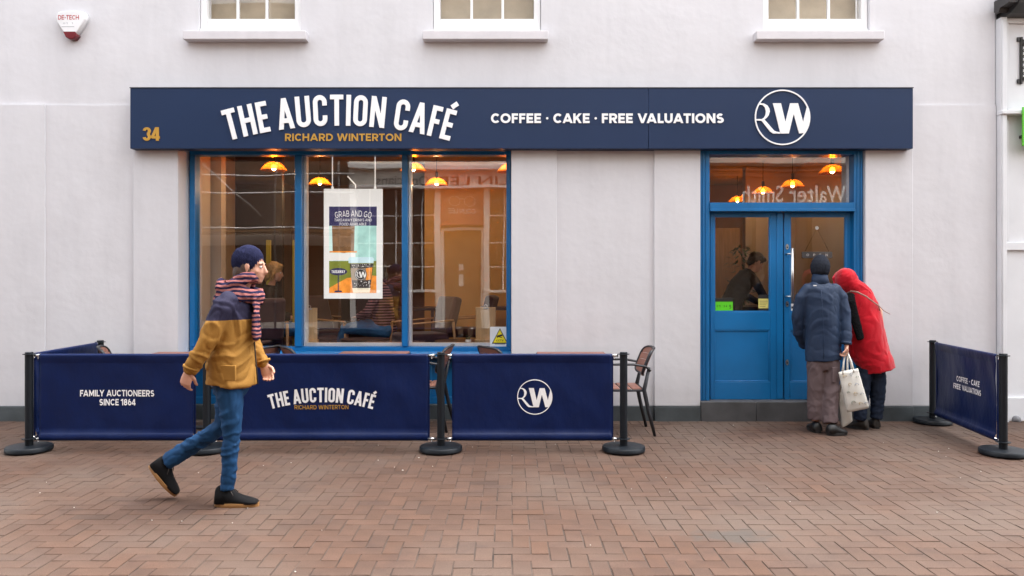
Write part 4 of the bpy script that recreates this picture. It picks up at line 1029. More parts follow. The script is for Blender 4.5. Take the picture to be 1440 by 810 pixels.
arc_lettering('GRAB AND GO', qx(497), qz(304.5), 8.6*kp, 50*kp, 120*kp, lambda u, v, d: ps(u, v, d+.0006), .12, M_pbd, pt, .0006, each=False, cond=False, track=.14, name='lettering')
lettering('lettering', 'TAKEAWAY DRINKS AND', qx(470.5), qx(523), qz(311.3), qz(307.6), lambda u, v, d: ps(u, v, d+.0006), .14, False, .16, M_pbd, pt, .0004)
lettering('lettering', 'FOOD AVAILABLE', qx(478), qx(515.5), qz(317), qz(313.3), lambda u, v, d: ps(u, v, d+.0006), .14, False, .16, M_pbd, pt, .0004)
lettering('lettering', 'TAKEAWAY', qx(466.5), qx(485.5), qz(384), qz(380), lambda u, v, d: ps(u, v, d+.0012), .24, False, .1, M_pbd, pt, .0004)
for px in (467.5, 527.5):
    MB().box(qx(px)-.012, qx(px)+.012, -.008, .008, qz(267), qz(262.5)).build('clip', M_pbd, pt)
    MB().tube([(qx(px), 0, qz(263)), (qx(px), 0, qz(212))], .006, 8).build('hanging_rod', M_pbd, pt)
ad = thing('door_closer_stay', 'short slanting white stay above the poster in the middle pane', 'stay', (X(500, .6), .6, PZ(260, .6)))
MB().tube([(0, 0, -.04), (0, 0, 0), (-.09, 0, .10)], .007, 8).build('arm', M_pbd, ad)

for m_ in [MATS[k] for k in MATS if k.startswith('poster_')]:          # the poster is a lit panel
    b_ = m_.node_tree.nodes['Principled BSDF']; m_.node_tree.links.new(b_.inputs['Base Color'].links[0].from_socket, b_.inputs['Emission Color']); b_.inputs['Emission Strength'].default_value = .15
# ------------------------------------------------------------------ things inside the window
M_vel = mat('plum_velvet', (.040, .010, .016), .8, .15, 12, .0006, 200, sheen=.3); M_clip = mat('steel_clip', (.5, .5, .5), .3, metal=1)
ZF = .38
M_oak2 = mat('pale_oak', (.62, .40, .20), .5, .15, 3, .0003, 40, stretch=(14, 14, 1))
def menu_board(px0, px1, py0, py1, Y, label):
    x = X((px0+px1)/2, Y); z0 = PZ(py1, Y); h = PZ(py0, Y)-z0; wd = (px1-px0)*(D0+Y)/FPX
    t = thing('menu_board', label, 'menu board', (x, Y, z0), 0, 'wooden menu clipboards standing in the window')
    MB().box(-wd/2, wd/2, 0, .015, .0, h, None, .003).build('board', M_oak2, t); MB().box(-wd/2-.01, wd/2+.01, -.05, .05, -.03, .0, None, .003).build('foot', M_oak2, t)
    MB().tube([(-.03, -.01, h-.012), (.03, -.01, h-.012)], .008, 8).tube([(.018*math.cos(a), -.012, h+.012+.018*math.sin(a)) for a in [2*PI*k/12 for k in range(13)]], .003, 6).build('clip', M_clip, t)
    return t
menu_board(424.5, 446, 433, 478, .72, 'wooden menu clipboard left of the poster, cut by the mullion'); menu_board(669, 697, 432, 477, .72, 'wooden menu clipboard above the cctv sticker in the right pane')
sh_ = MB().box(xw0+.1, xw1-.03, .46, .85, .60, .72); o = sh_.build('window_shelf', M_idark, bld)
def arm_chair(x, y, a, label, sc=1):
    t = thing('lounge_chair', label, 'armchair', (x, y, ZF), R(a), 'plum upholstered lounge chairs inside the cafe')
    MB().box(-.27, .30, -.28, .28, .34, .46, None, .04, 3).build('seat', M_vel, t)
    q = MB(); q.box(-.06, .06, -.27, .27, 0, .50, None, .04, 3, Matrix.Translation((-.28, 0, .42)) @ Matrix.Rotation(R(-14), 4, 'Y')); q.build('backrest', M_vel, t)
    for s in (-1, 1):
        MB().tube([(-.30, s*.31, .62), (.0, s*.32, .60), (.28, s*.31, .585), (.30, s*.31, .56)], (.03, .013), 8, side=(0, 1, 0)).build('armrest', M_wood, t)
        MB().tube([(.28, s*.31, .58), (.31, s*.31, 0)], [.019, .013], 8).build('leg', M_wood, t); MB().tube([(-.30, s*.31, .60), (-.36, s*.31, 0)], [.019, .013], 8).build('leg', M_wood, t)
    return t
arm_chair(-1.14, 1.50, 208, 'plum lounge chair with wooden arms in middle of the right pane')
arm_chair(-2.30, 2.05, -20, 'plum lounge chair behind the lower part of the poster')
arm_chair(-.66, 2.5, 172, 'plum lounge chair seen from the side behind the clipboard at right')
arm_chair(-3.10, 1.10, 120, 'plum lounge chair low in the left pane by the dark screen')
M_idk2 = mat('walnut', (.10, .055, .03), .4, .2, 4)
def in_table(x, y, label, r=.3, h=.52):
    t = thing('coffee_table', label, 'table', (x, y, ZF)); h = .40; MB().lathe([(r, h-.03), (r, h), (.01, h)], n=32, smooth=False).build('table_top', M_idk2, t)
    for k in range(3): a = R(90+120*k); MB().tube([(.1*math.cos(a), .1*math.sin(a), h-.03), (r*.8*math.cos(a), r*.8*math.sin(a), 0)], .014, 8).build('leg', M_wood, t)
in_table(-.62, .98, 'round dark coffee table behind the little potted plant'); in_table(-1.8, 1.25, 'round wooden coffee table between the chairs behind the poster')
M_idt = mat('dark_table', (.05, .03, .025), .4, .1, 4)
def desk(x, y, label):
    t = thing('dining_table', label, 'table', (x, y, ZF)); MB().box(-.4, .4, -.3, .3, .70, .74, None, .005).build('table_top', M_idt, t)
    for sx in (-1, 1):
        for sy in (-1, 1): MB().box(sx*.36-.02, sx*.36+.02, sy*.26-.02, sy*.26+.02, 0, .70).build('leg', M_idt, t)
desk(-.05, 2.75, 'dark dining table deep inside at right of the shop window'); desk(-1.45, 2.65, 'dark dining table inside just right of the second mullion')
pp = thing('potted_plant', 'tiny green plant in a white pot on the inner ledge of the right pane', 'potted plant', (X(658.5, .78), .78, PZ(488, .78)))
MB().lathe([(.028, 0), (.036, .085), (.032, .085), (.03, .07), (.002, .07)], n=18).build('pot', M_pwhite, pp)
q = MB(); rp = random.Random(4); M_leaf = mat('houseplant_leaf', (.035, .10, .03), .5, .3, 20)
for k in range(26):
    a = rp.uniform(0, 2*PI); r = rp.uniform(.01, .035); z = .085+rp.uniform(0, .05); c = Vector((r*math.cos(a), r*math.sin(a), z)); d = Vector((math.cos(a), math.sin(a), .8)).normalized()*.022; s1 = Vector((-math.sin(a), math.cos(a), 0))*.007
    q.poly([c-d*.3, c+s1+d*.3, c+d, c-s1+d*.3])
q.build('foliage', M_leaf, pp)
o = thing('window_ledge_tray', 'low wooden tray on the inner ledge beside the tiny potted plant', 'tray', (X(630, .74), .70, .741)); MB().box(-.16, .16, -.06, .12, -.02, .02, None, .004).build('tray', M_wood, o)
# entrance: counter, plant
ct = thing('serving_counter', 'dark serving counter inside the entrance behind the left door', 'counter', (2.9, 2.45, .17))
MB().box(-.75, .55, -.25, .35, 0, .93).build('front', M_idark, ct); MB().box(-.8, .6, -.3, .4, .93, .97, None, .005).build('top', M_idt, ct)
fig = thing('indoor_plant', 'tall leafy indoor plant standing behind the counter and left door', 'plant', (3.38, 3.2, .17))
MB().lathe([(.12, 0), (.17, .35), (.15, .35), (.14, .3), (.01, .3)], n=20).build('pot', M_idt, fig); MB().tube([(0, 0, .3), (.02, 0, 1.0), (-.01, .02, 1.7)], [.02, .015, .008], 8).build('stem', M_wood, fig)
q = MB()
for k in range(230):
    z = rp.uniform(.75, 1.85); rr = .26*math.sin(PI*(z-.6)/1.4)**.6*rp.uniform(.2, 1); a = rp.uniform(0, 2*PI); c = Vector((rr*math.cos(a), rr*math.sin(a), z)); d = Vector((math.cos(a)*.8, math.sin(a)*.8, rp.uniform(-.8, .4))).normalized()*.085; s1 = Vector((-math.sin(a), math.cos(a), rp.uniform(-.3, .3)))*.02
    q.poly([c-d*.3, c+s1+d*.3, c+d, c-s1+d*.3])
q.build('foliage', M_leaf, fig)
# ------------------------------------------------------------------ people
def sculpt(mb, name, m, parent, voxel=.012, smooth=4, disp=None, decimate=0):
    """weld the shapes of mb into one continuous surface"""
    me = mb.me('tmp'); o = bpy.data.objects.new('tmp', me); C.objects.link(o)
    rm = o.modifiers.new('r', 'REMESH'); rm.mode = 'VOXEL'; rm.voxel_size = voxel; rm.use_smooth_shade = True
    if smooth: sm = o.modifiers.new('s', 'SMOOTH'); sm.factor = .5; sm.iterations = smooth
    if disp:
        pass
    r = bpy.data.meshes.new_from_object(o.evaluated_get(bpy.context.evaluated_depsgraph_get()))
    bpy.data.objects.remove(o); bpy.data.meshes.remove(me)
    r.materials.clear(); r.materials.append(m); r.name = name or 'hand'
    if disp:
        ns = [v.normal.copy() for v in r.vertices]
        for v, n_ in zip(r.vertices, ns): v.co = v.co+n_*disp(v.co)
    r.shade_smooth()
    return new_obj(name, r, parent) if name else r
def folds(amp=.006, fx=6, fz=14, seed=0, drop=None):
    """drape: warped ridges running round and down the cloth, with broad swells"""
    def f(p):
        w = noise.noise_vector(Vector((p.x*2.5+seed, p.y*2.5, p.z*2.5)))
        q = Vector((p.x*fx+seed+w.x*1.6, p.y*fx+w.y*1.6, p.z*fz+w.z*1.6))
        r1 = (1-min(1, abs(noise.noise(q))*2.6))**2; r2 = (1-min(1, abs(noise.noise(q*1.9+Vector((7, 3, 1))))*2.6))**2
        return amp*(noise.noise(q*.5)*.9+r1*.9-r2*.55-.2)
    return f
def mix(a, b, t): return Vector(a)*(1-t)+Vector(b)*t
def add_head(mb, c, M, s=1):
    """skull, jaw, nose, ears, lips, brow; local +Y is the face"""
    T = lambda x, y, z: c+M @ (Vector((x, y, z))*s)
    B = lambda p, r, n=16: mb.ball(T(*p), tuple(q*s for q in r), n=n, M=M)
    B((0, -.012, .030), (.074, .094, .092), 20); B((0, .028, -.035), (.060, .066, .082), 18)
    B((0, .068, -.092), (.024, .022, .020)); B((0, .035, -.075), (.048, .045, .040)); B((0, .075, .022), (.048, .016, .012)); B((-.040, .055, -.030), (.018, .02, .02)); B((.040, .055, -.030), (.018, .02, .02))
    mb.tube([T(0, .086, .014), T(0, .100, -.012), T(0, .109, -.030), T(0, .092, -.044)], [.009*s, .011*s, .015*s, .012*s], 8, rnd=True)
    mb.tube([T(-.024, .080, -.062), T(0, .094, -.060), T(.024, .080, -.062)], [.006*s, .009*s, .006*s], 8, rnd=True); mb.tube([T(-.020, .078, -.073), T(0, .091, -.074), T(.020, .078, -.073)], [.006*s, .009*s, .006*s], 8, rnd=True)
    for k in (-1, 1): B((k*.078, -.002, -.008), (.010, .021, .032), 10); B((k*.080, .002, -.030), (.008, .012, .014), 8)
def head_M(yaw=0, pitch=0, roll=0): return (Matrix.Rotation(R(yaw), 3, 'Z') @ Matrix.Rotation(R(pitch), 3, 'X') @ Matrix.Rotation(R(roll), 3, 'Y'))
M_eyew = mat('eye_white', (.7, .68, .65), .25); M_eyed = mat('dark_iris', (.03, .02, .012), .2); M_lash = mat('dark_hair', (.025, .018, .014), .6, .2, 60)
def add_eyes(root, c, M, s=1):
    for k in (-1, 1):
        p = c+M @ (Vector((k*.031, .078, .002))*s); q = MB(); q.ball(p, .0105*s, M_eyew, 12).ball(p+M @ Vector((0, .006*s, 0)), .0062*s, M_eyed, 10); e = q.build('eye', None, root)
        b = c+M @ (Vector((k*.031, .089, .024))*s); MB().tube([b+M @ Vector((-.017, -.004, -.001)), b+M @ Vector((0, .001, .003)), b+M @ Vector((.017, -.004, -.001))], [.002, .004, .002], 6).build('eyebrow', M_lash, root)
def add_hand(mb, wr, dir_, palm_n, curl=.5, side=1, s=1):
    """palm and five unequal fingers; wr wrist, dir_ along the hand, palm_n out of the palm, side +1: thumb on dir x palm_n side"""
    d = Vector(dir_).normalized(); n = (Vector(palm_n)-d*Vector(palm_n).dot(d)).normalized(); w_ = d.cross(n)*side
    mb.tube([wr-d*.02, wr+d*.02, wr+d*.055, wr+d*.085], [(.026*s, .020*s), (.034*s, .018*s), (.041*s, .016*s), (.040*s, .013*s)], 12, side=w_, rnd=True)
    for k, (off, ln) in enumerate(((.030, .072), (.011, .080), (-.009, .074), (-.028, .058))):
        p = wr+d*.080*s+w_*off*s; a = 0; pts = [p]; dd = d.copy()
        for f, sg in ((.45, .9), (.32, 1.1), (.23, .9)):
            a += curl*sg*(1+.12*k); dd = d*math.cos(a)+n*math.sin(a); p = p+dd*ln*f*s; pts.append(p)
        mb.tube(pts, [.0092*s, .0088*s, .0080*s, .0068*s], 8, side=w_, rnd=True)
    p = wr+d*.022*s+w_*.026*s; t1 = (d*.62+w_*.62+n*.38).normalized(); t2 = (d*.8+w_*.15+n*.55).normalized()
    mb.tube([p, p+t1*.034*s, p+t1*.034*s+t2*.030*s, p+t1*.034*s+t2*.030*s+(t2*.7+n*.5).normalized()*.022*s], [.014*s, .0115*s, .010*s, .008*s], 8, rnd=True)
def join_mesh(o, me2):
    bm = bmesh.new(); bm.from_mesh(o.data); bm.from_mesh(me2); bm.to_mesh(o.data); bm.free(); o.data.shade_smooth()
def foot(mb, heel, toe, h=.09, w=.045, up=0):
    """a bare foot inside its shoe"""
    a, b = Vector(heel), Vector(toe); a, b = mix(a, b, .22), mix(a, b, .72); mb.tube([a+Vector((0, 0, .045)), mix(a, b, .5)+Vector((0, 0, .035)), b+Vector((0, 0, .026))], [(w*.6, .025), (w*.6, .02), (w*.5, .012)], 10, side=(b-a).cross(Vector((0, 0, 1))), rnd=True)
def shoe(name, parent, heel, toe, m, msole, high=.0, w=.049, sole=.022, lace=None):
    """heel and toe on the sole plane"""
    a, b = Vector(heel), Vector(toe); f = (b-a); L_ = f.length; f.normalize(); sd = f.cross(Vector((0, 0, 1))).normalized(); up = sd.cross(f)
    P_ = lambda t, h, s=0: a+f*(t*L_)+up*h+sd*s
    q = MB(); prof = [(0.0, .55, .060), (0.02, .78, .085+high), (.08, .90, .100+high), (.25, .95, .112+high), (.40, .95, .104+high*.4), (.50, .98, .090), (.62, 1.02, .074), (.76, 1.05, .062), (.89, .95, .052), (.96, .72, .042), (.995, .38, .032)]
    rg = []
    for t, ww, h in prof:
        r = []
        for k in range(16):
            an = 2*PI*k/16; c, s = math.cos(an), math.sin(an); r.append(P_(t, sole*.8+(h-sole*.8)*(max(0, s)**.75 if s > 0 else 0)+(0), w*ww*math.copysign(abs(c)**.75, c)*(1-.35*max(0, s)**2)))
        rg.append(r)
    q.rings(rg)
    o = q.build(name, m, parent)
    q = MB(); out = []
    for k in range(28):
        an = 2*PI*k/28; t = .5-.5*math.cos(an); ww = (.80+.28*math.sin(PI*min(1, t*.9))**1.0) if t < .8 else .80+.28*math.sin(PI*.72)-(t-.8)*1.2
        out.append((t*1.02-.01, math.copysign(abs(math.sin(an))**.55, math.sin(an))*w*ww))
    q.rings([[P_(t, 0, s) for t, s in out], [P_(t, sole*.5, s*1.04) for t, s in out], [P_(t, sole, s*1.02) for t, s in out]], smooth=False)
    q.build('sole', msole, o)
    if lace:
        q = MB()
        for k in range(4): t = .34+.075*k; h = .092-.010*k+(.0 if k else .004); q.tube([P_(t, h-.010, -.022), P_(t+.02, h, 0), P_(t, h-.010, .022)], .0035, 6)
        for s in (-1, 1): q.tube([P_(.33, .094, 0), P_(.36, .108, s*.02), P_(.42, .098, s*.04), P_(.47, .080, s*.05)], .0025, 6)
        q.build('laces', lace, o)
    return o
def sleeve(mb, pts, rad): mb.tube(pts, rad, 14, rnd=True)

# --- man at the door
Ym = -.60
def W_(px, py, Y=-.60): return Vector((PX(px, Y), Y, PZ(py, Y)))
man = thing('person', 'person in navy padded jacket and dark beanie seen from behind at the door', 'person', (PX(1156, Ym), Ym, 0))
o0 = man.location.copy()
L = lambda px, py, y=0: Vector((PX(px, Ym+y)-o0.x, y, PZ(py, Ym+y)))     # y: metres beyond the body plane
M_jkt = mat('navy_padded_cloth', (.011, .026, .062), .62, .1, 5, .0012, 60, spec=.35); M_trs = mat('mauve_grey_canvas', (.115, .083, .085), .85, .12, 6, .0010, 120, spec=.2)
M_hat = mat('charcoal_knit', (.02, .023, .032), .95, .25, 60, .003, 150, spec=.1); M_boot = mat('black_leather', (.012, .012, .012), .4, .2, 20, .0006, 60)
hc = L(1153, 377, .05); HM = head_M(-18, -8, 4)
q = MB(); add_head(q, hc, HM, .98)
q.tube([L(1155, 420, 0), L(1153, 395, .03), hc+Vector((0, -.02, -.04))], [.07, .058, .056], 12)
q.tube([L(1158, 505), L(1158, 470), L(1156, 430), L(1155, 412)], [(.15, .10), (.15, .10), (.18, .11), (.12, .09)], 14, side=(1, 0, 0))
q.tube([L(1135, 409), L(1127, 420, .0), L(1122, 445, .03), L(1123, 466, .08), L(1129, 478, .14)], .036, 10); q.tube([L(1175, 409), L(1183, 421, -.01), L(1188, 445, -.04), L(1190, 465, -.07), L(1190.5, 484, -.10)], [.036, .036, .034, .03, .026], 10)
q.tube([L(1149, 500), L(1148, 550), L(1147, 592, -.02)], [.075, .055, .04], 10); q.tube([L(1168, 500), L(1168, 552, -.04), L(1168, 597, -.1)], [.075, .055, .04], 10)
foot(q, (PX(1147, Ym)-o0.x, -.07, 0), (PX(1150, Ym)-o0.x, .20, 0)); foot(q, (PX(1163, Ym-.15)-o0.x, -.165, 0), (PX(1192, Ym-.15)-o0.x, -.12, 0))
body = sculpt(q, 'body', M_skin, man, .008, 2)
wr = L(1190.5, 484, -.10); q = MB(); add_hand(q, wr, (-.02, -.02, -1), (-1, .1, 0), .62, -1)
join_mesh(body, sculpt(q, None, M_skin, None, .004, 1))
# jacket
q = MB()
q.tube([L(1158.5, 507), L(1158, 498), L(1157, 470), L(1156, 440), L(1155, 420), L(1154, 407), L(1153.5, 399, .02)],
       [(.180, .135), (.178, .135), (.165, .13), (.172, .135), (.180, .13), (.170, .11), (.10, .08)], 28, side=(1, 0, 0))
sleeve(q, [L(1135, 407, .0), L(1127, 418, .0), L(1122, 445, .03), L(1123, 468, .08), L(1131, 484, .17)], [.06, .066, .060, .056, .052])
sleeve(q, [L(1175, 407, .0), L(1183, 419, -.01), L(1188, 445, -.04), L(1190, 465, -.07), L(1190.5, 480, -.10)], [.06, .066, .060, .054, .048])
sculpt(q, 'jacket', M_jkt, man, .010, 3, folds(.0065, 3.5, 5, 3))
q = MB(); q.tube([L(1154, 402, -.01), L(1153, 392, .01), L(1153, 387, .02)], [(.090, .078), (.080, .072), (.074, .068)], 24, side=(1, 0, 0)); q.build('collar', M_jkt, man)
MB().box(-.016, .016, -.004, .004, -.005, .005).build('collar_tag', M_pwhite, man); o = bpy.data.objects['collar_tag']; o.location = L(1146, 401.5, -.105)
q = MB(); q.tube([L(1189.8, 484, -.095), L(1190.2, 480, -.093)], .051, 16); q.build('cuff', M_jkt, man)
for pts in ([L(1158, 506, -.136), L(1158.5, 475, -.138), L(1157, 440, -.143), L(1155, 408, -.125)],): MB().tube(pts, .0025, 6).build('back_seam', M_jkt, man)
# trousers
q = MB()
q.tube([L(1157.5, 492), L(1157.5, 512), L(1157.5, 520)], [(.160, .115), (.160, .118), (.14, .1)], 20, side=(1, 0, 0))
q.tube([L(1147.5, 508), L(1147, 535), L(1146.5, 562), L(1147, 590, -.01)], [(.086, .10), (.084, .09), (.079, .082), (.072, .078)], 18, side=(1, 0, 0))
q.tube([L(1169, 508), L(1169, 535, -.03), L(1168, 565, -.07), L(1167.5, 596, -.12)], [(.086, .10), (.084, .09), (.079, .082), (.072, .080)], 18, side=(1, 0, 0))
sculpt(q, 'trousers', M_trs, man, .010, 3, folds(.009, 4, 5, 11))
q = MB().box(-.042, .042, -.012, .006, -.075, .075, None, .006, 2); o = q.build('thigh_pocket', M_trs, man); o.location = L(1174, 527, -.105); o.rotation_euler = (0, 0, R(28))
shoe('shoe', man, (PX(1147, Ym)-o0.x, -.07, 0), (PX(1150, Ym)-o0.x, .20, 0), M_boot, M_rubber, .01, .052, .028); shoe('shoe', man, (PX(1163, Ym-.15)-o0.x, -.165, 0), (PX(1192, Ym-.15)-o0.x, -.12, 0), M_boot, M_rubber, .01, .052, .028)
q = MB(); hb = hc+Vector((0, -.01, .02)); q.ball(hb, (.087, .104, .115), n=24, M=HM); q.tube([hb+HM @ Vector((0, -.008, -.034)), hb+HM @ Vector((0, -.006, .002))], [(.092, .107), (.093, .108)], 24, side=HM @ Vector((1, 0, 0)), rnd=True)
def knit(p):
    a = math.atan2(p.x-hb.x, p.y-hb.y); return .0022*math.sin(a*46)
sculpt(q, 'beanie', M_hat, man, .007, 2, knit)

# --- person in the red coat
Yr = -.42
red = thing('person', 'person in hooded red coat with black scarf leaning in towards the door glass', 'person', (PX(1222, Yr), Yr, 0)); o1 = red.location.copy()
L = lambda px, py, y=0: Vector((PX(px, Yr+y)-o1.x, y, PZ(py, Yr+y)))
M_redc = mat('red_wool', (.46, .004, .014), .85, .1, 9, .0012, 220, spec=.15, sheen=.25); M_jean = mat('dark_denim', (.016, .024, .045), .8, .3, 12, .0008, 200, spec=.2)
M_fur = mat('black_knit_scarf', (.006, .006, .007), .95, .4, 60, .004, 120, spec=.1); M_tan = mat('tan_leather', (.30, .15, .12), .5, .1, 20)
M_bshoe = mat('brown_black_suede', (.028, .022, .018), .7, .3, 20, .001, 80)
hc = L(1189, 396, .10); HM = head_M(14, -12, -14)
q = MB(); add_head(q, hc, HM, .95)
q.tube([L(1212, 425, 0), L(1203, 410, .04), hc+Vector((.01, -.02, -.05))], [.08, .058, .054], 12)
q.tube([L(1225, 505), L(1222, 470), L(1217, 440, .02), L(1212, 418, .03)], [(.15, .11), (.15, .11), (.17, .11), (.11, .09)], 14, side=(1, 0, 0))
q.tube([L(1215, 414, .03), L(1223, 427, .02), L(1229, 448, .05), L(1225, 456, .16), L(1205, 439, .31)], [.036, .036, .034, .03, .024], 10); q.tube([L(1203, 414, .06), L(1194, 430, .05), L(1190, 452, .10), L(1188, 434, .30)], [.036, .036, .034, .024], 10)
q.tube([L(1219, 505), L(1213, 550), L(1209, 592, -.02)], [.055, .05, .036], 10); q.tube([L(1232, 505, .02), L(1233, 550, .04), L(1233, 590, .04)], [.08, .055, .04], 10)
foot(q, (-.04, -.07, 0), (-.19, .10, 0)); foot(q, (.075, -.02, 0), (.10, .22, 0))
body = sculpt(q, 'body', M_skin, red, .008, 2)
q = MB(); add_hand(q, L(1205, 438, .30), (-.35, .7, .5), (0, 0, 1), .4, 1); add_hand(q, L(1189, 428, .30), (-.05, .7, .6), (0, 0, 1), .4, -1)
join_mesh(body, sculpt(q, None, M_skin, None, .005, 1))
q = MB()
q.tube([L(1235, 521), L(1233.5, 514), L(1225, 500), L(1221, 478), L(1217, 450), L(1214, 430, .02), L(1208, 413, .04), L(1200, 402, .06)],
       [(.170, .155), (.172, .155), (.188, .155), (.182, .155), (.164, .150), (.150, .140), (.118, .115), (.085, .09)], 28, side=(1, 0, 0))
q.tube([L(1199, 500, .02), L(1196, 470, .0), L(1194, 445, .0), L(1197, 422, .03)], [(.04, .06), (.05, .07), (.06, .08), (.05, .06)], 14, side=(1, 0, 0), rnd=True)
sleeve(q, [L(1215, 413, .03), L(1223, 426, .02), L(1229, 448, .05), L(1225, 456, .16), L(1208, 442, .30)], [.055, .068, .062, .056, .05])
sleeve(q, [L(1203, 412, .06), L(1194, 428, .05), L(1190, 452, .10), L(1188, 440, .26)], [.07, .072, .06, .05])
q.tube([L(1233, 519), L(1246, 517, .0), L(1250, 516, .02)], [(.10, .02)]*3, 10, side=(0, 1, 0), rnd=True) if False else None
sculpt(q, 'coat', M_redc, red, .010, 4, folds(.008, 3.5, 2.2, 23))
q = MB(); q.ball(hc+Vector((.006, -.010, .010)), (.108, .122, .128), n=24, M=HM); q.tube([L(1213, 416, .02), L(1206, 407, .035), L(1198, 400, .05)], [(.105, .10), (.088, .095), (.082, .095)], 20, side=(1, 0, 0), rnd=True)
q.tube([hc+HM @ Vector((0, .075, -.09)), hc+HM @ Vector((.07, .07, -.03)), hc+HM @ Vector((.06, .07, .07)), hc+HM @ Vector((0, .07, .105)), hc+HM @ Vector((-.06, .07, .07)), hc+HM @ Vector((-.07, .07, -.03)), hc+HM @ Vector((0, .075, -.09))], .026, 10)
sculpt(q, 'hood', M_redc, red, .009, 4, folds(.008, 6, 6, 31))
q = MB(); n_ = [L(1196, 414, -.10), L(1197, 424, -.135), L(1200, 440, -.14), L(1205, 458, -.145), L(1210, 476, -.15)]
q.tube(n_, [(.038, .018), (.044, .02), (.048, .02), (.045, .02), (.040, .016)], 14, side=(1, 0, .25), rnd=True)
sculpt(q, 'scarf', M_fur, red, .006, 1, lambda p: .004*noise.noise(p*90))
sp = [L(1190, 413, -.06), L(1197, 409.5, -.11), L(1206, 411, -.155), L(1218, 417, -.165), L(1230, 426, -.14), L(1237, 431, -.10)]
MB().tube(sp, [(.008, .003)]*6, 8, side=(0, 0, 1)).build('shoulder_strap', M_tan, red)
MB().tube([L(1236, 430, -.10), L(1243, 437, -.10), L(1252, 442, -.10)], [(.004, .003), (.004, .003), (.003, .002)], 8).tube([L(1235, 428, -.11), L(1237.5, 437, -.10)], [.007, .005], 8).build('strap_end', M_tan, red)
q = MB(); q.tube([L(1225, 500), L(1225, 515), L(1225, 522)], [(.15, .11), (.15, .11), (.12, .1)], 18, side=(1, 0, 0))
q.tube([L(1217, 512), L(1213.5, 540), L(1210.5, 566), L(1209, 591, -.02)], [(.074, .09), (.072, .085), (.066, .076), (.058, .066)], 16, side=(1, 0, 0)); q.tube([L(1232, 510, .02), L(1234, 540, .04), L(1234, 566, .04), L(1232.5, 589, .03)], [(.084, .09), (.078, .085), (.066, .074), (.056, .064)], 16, side=(1, 0, 0))
sculpt(q, 'jeans', M_jean, red, .010, 3, folds(.007, 6, 18, 41))
shoe('shoe', red, (-.04, -.07, 0), (-.19, .10, 0), M_bshoe, M_rubber, .005, .046, .024); shoe('shoe', red, (.075, -.02, 0), (.10, .22, 0), M_bshoe, M_rubber, .005, .046, .024)

# --- tote bags hung from the hand
M_tote = mat('cream_cotton', (.62, .60, .55), .85, .06, 8, .0008, 200, spec=.2)
Yt = Ym-.11
def tote(label, quad, depth, y, htop, seed, prints=None):
    """quad: photo corners top-left, top-right, bottom-right, bottom-left"""
    P = [Vector((PX(a, y), y, PZ(b, y))) for a, b in quad]; c = (P[0]+P[1])/2; t = thing('tote_bag', label, 'tote bag', c)
    n = 14; q = MB(); F = []; 
    for j in range(n+1):
        v = j/n; a = P[0].lerp(P[3], v)-c; b = P[1].lerp(P[2], v)-c; r = []
        dd = depth*(.25+.75*math.sin(min(1, v*1.25)*PI/2))*(1 if v < .92 else .7)
        for k in range(n+1):
            u = k/n; e = math.sin(PI*u)**.5; p = a.lerp(b, u); r.append(p+Vector((0, -dd/2*e+.006*noise.noise(p*14+Vector((seed, 0, 0))), .004*noise.noise(p*9+Vector((0, seed, 0))))))
        for k in range(n-1, 0, -1):
            u = k/n; e = math.sin(PI*u)**.5; p = a.lerp(b, u); r.append(p+Vector((0, dd/2*e, 0)))
        F.append(r)
    q.rings(F); o = q.build('bag', M_tote, t)
    H = Vector(htop)-c
    for s, yy in ((.22, -depth*.15), (.28, depth*.15)):
        a = (P[0]-c).lerp(P[1]-c, s)+Vector((0, yy, -.03)); b = (P[0]-c).lerp(P[1]-c, 1-s)+Vector((0, yy, -.03))
        MB().tube([a, a.lerp(H, .5)+Vector((-.012, 0, 0)), H+Vector((-.008, 0, .0)), H+Vector((.008, 0, .0)), b.lerp(H, .5)+Vector((.012, 0, 0)), b], [(.010, .0025)]*6, 8, side=(1, .3, 0)).build('handle', M_tote, t)
    return t, c, P, depth
hand_p = Vector((PX(1190, Ym-.10), Ym-.105, PZ(494, Ym-.1)))
tote('plain cream tote bag hanging behind the patterned one', ((1178, 548), (1193, 542), (1199, 592), (1183, 602)), .06, Ym-.06, hand_p, 2)
t, c, P, dp = tote('white tote bag with small circle print hanging from a hand', ((1179, 523.5), (1206.5, 518), (1222.5, 573), (1191, 579.5)), .075, Ym-.15, hand_p, 5)
pm = [mat('print_ochre', (.40, .24, .03), .8), mat('print_blue_grey', (.09, .14, .24), .8), mat('print_green_grey', (.14, .20, .12), .8)]
rb = random.Random(8)
for k, (u, v, s1) in enumerate(((.22, .13, .017), (.55, .10, .014), (.80, .2, .013), (.35, .33, .014), (.66, .38, .018), (.2, .52, .012), (.48, .58, .016), (.78, .62, .013), (.3, .78, .018), (.6, .84, .016), (.85, .86, .012))):
    p = P[0].lerp(P[3], v).lerp(P[1].lerp(P[2], v), u)-c; dd = dp*(.25+.75*math.sin(min(1, v*1.25)*PI/2))*(1 if v < .92 else .7)
    yy = -dd/2*math.sin(PI*u)**.5-.010; a1 = rb.uniform(200, 330)
    MB().tube([p+Vector((s1*math.cos(R(a)), yy, s1*math.sin(R(a)))) for a in range(0, int(a1), 24)], (.0042, .001), 5, side=(0, 1, 0)).build('printed_ring', pm[k % 3], t)

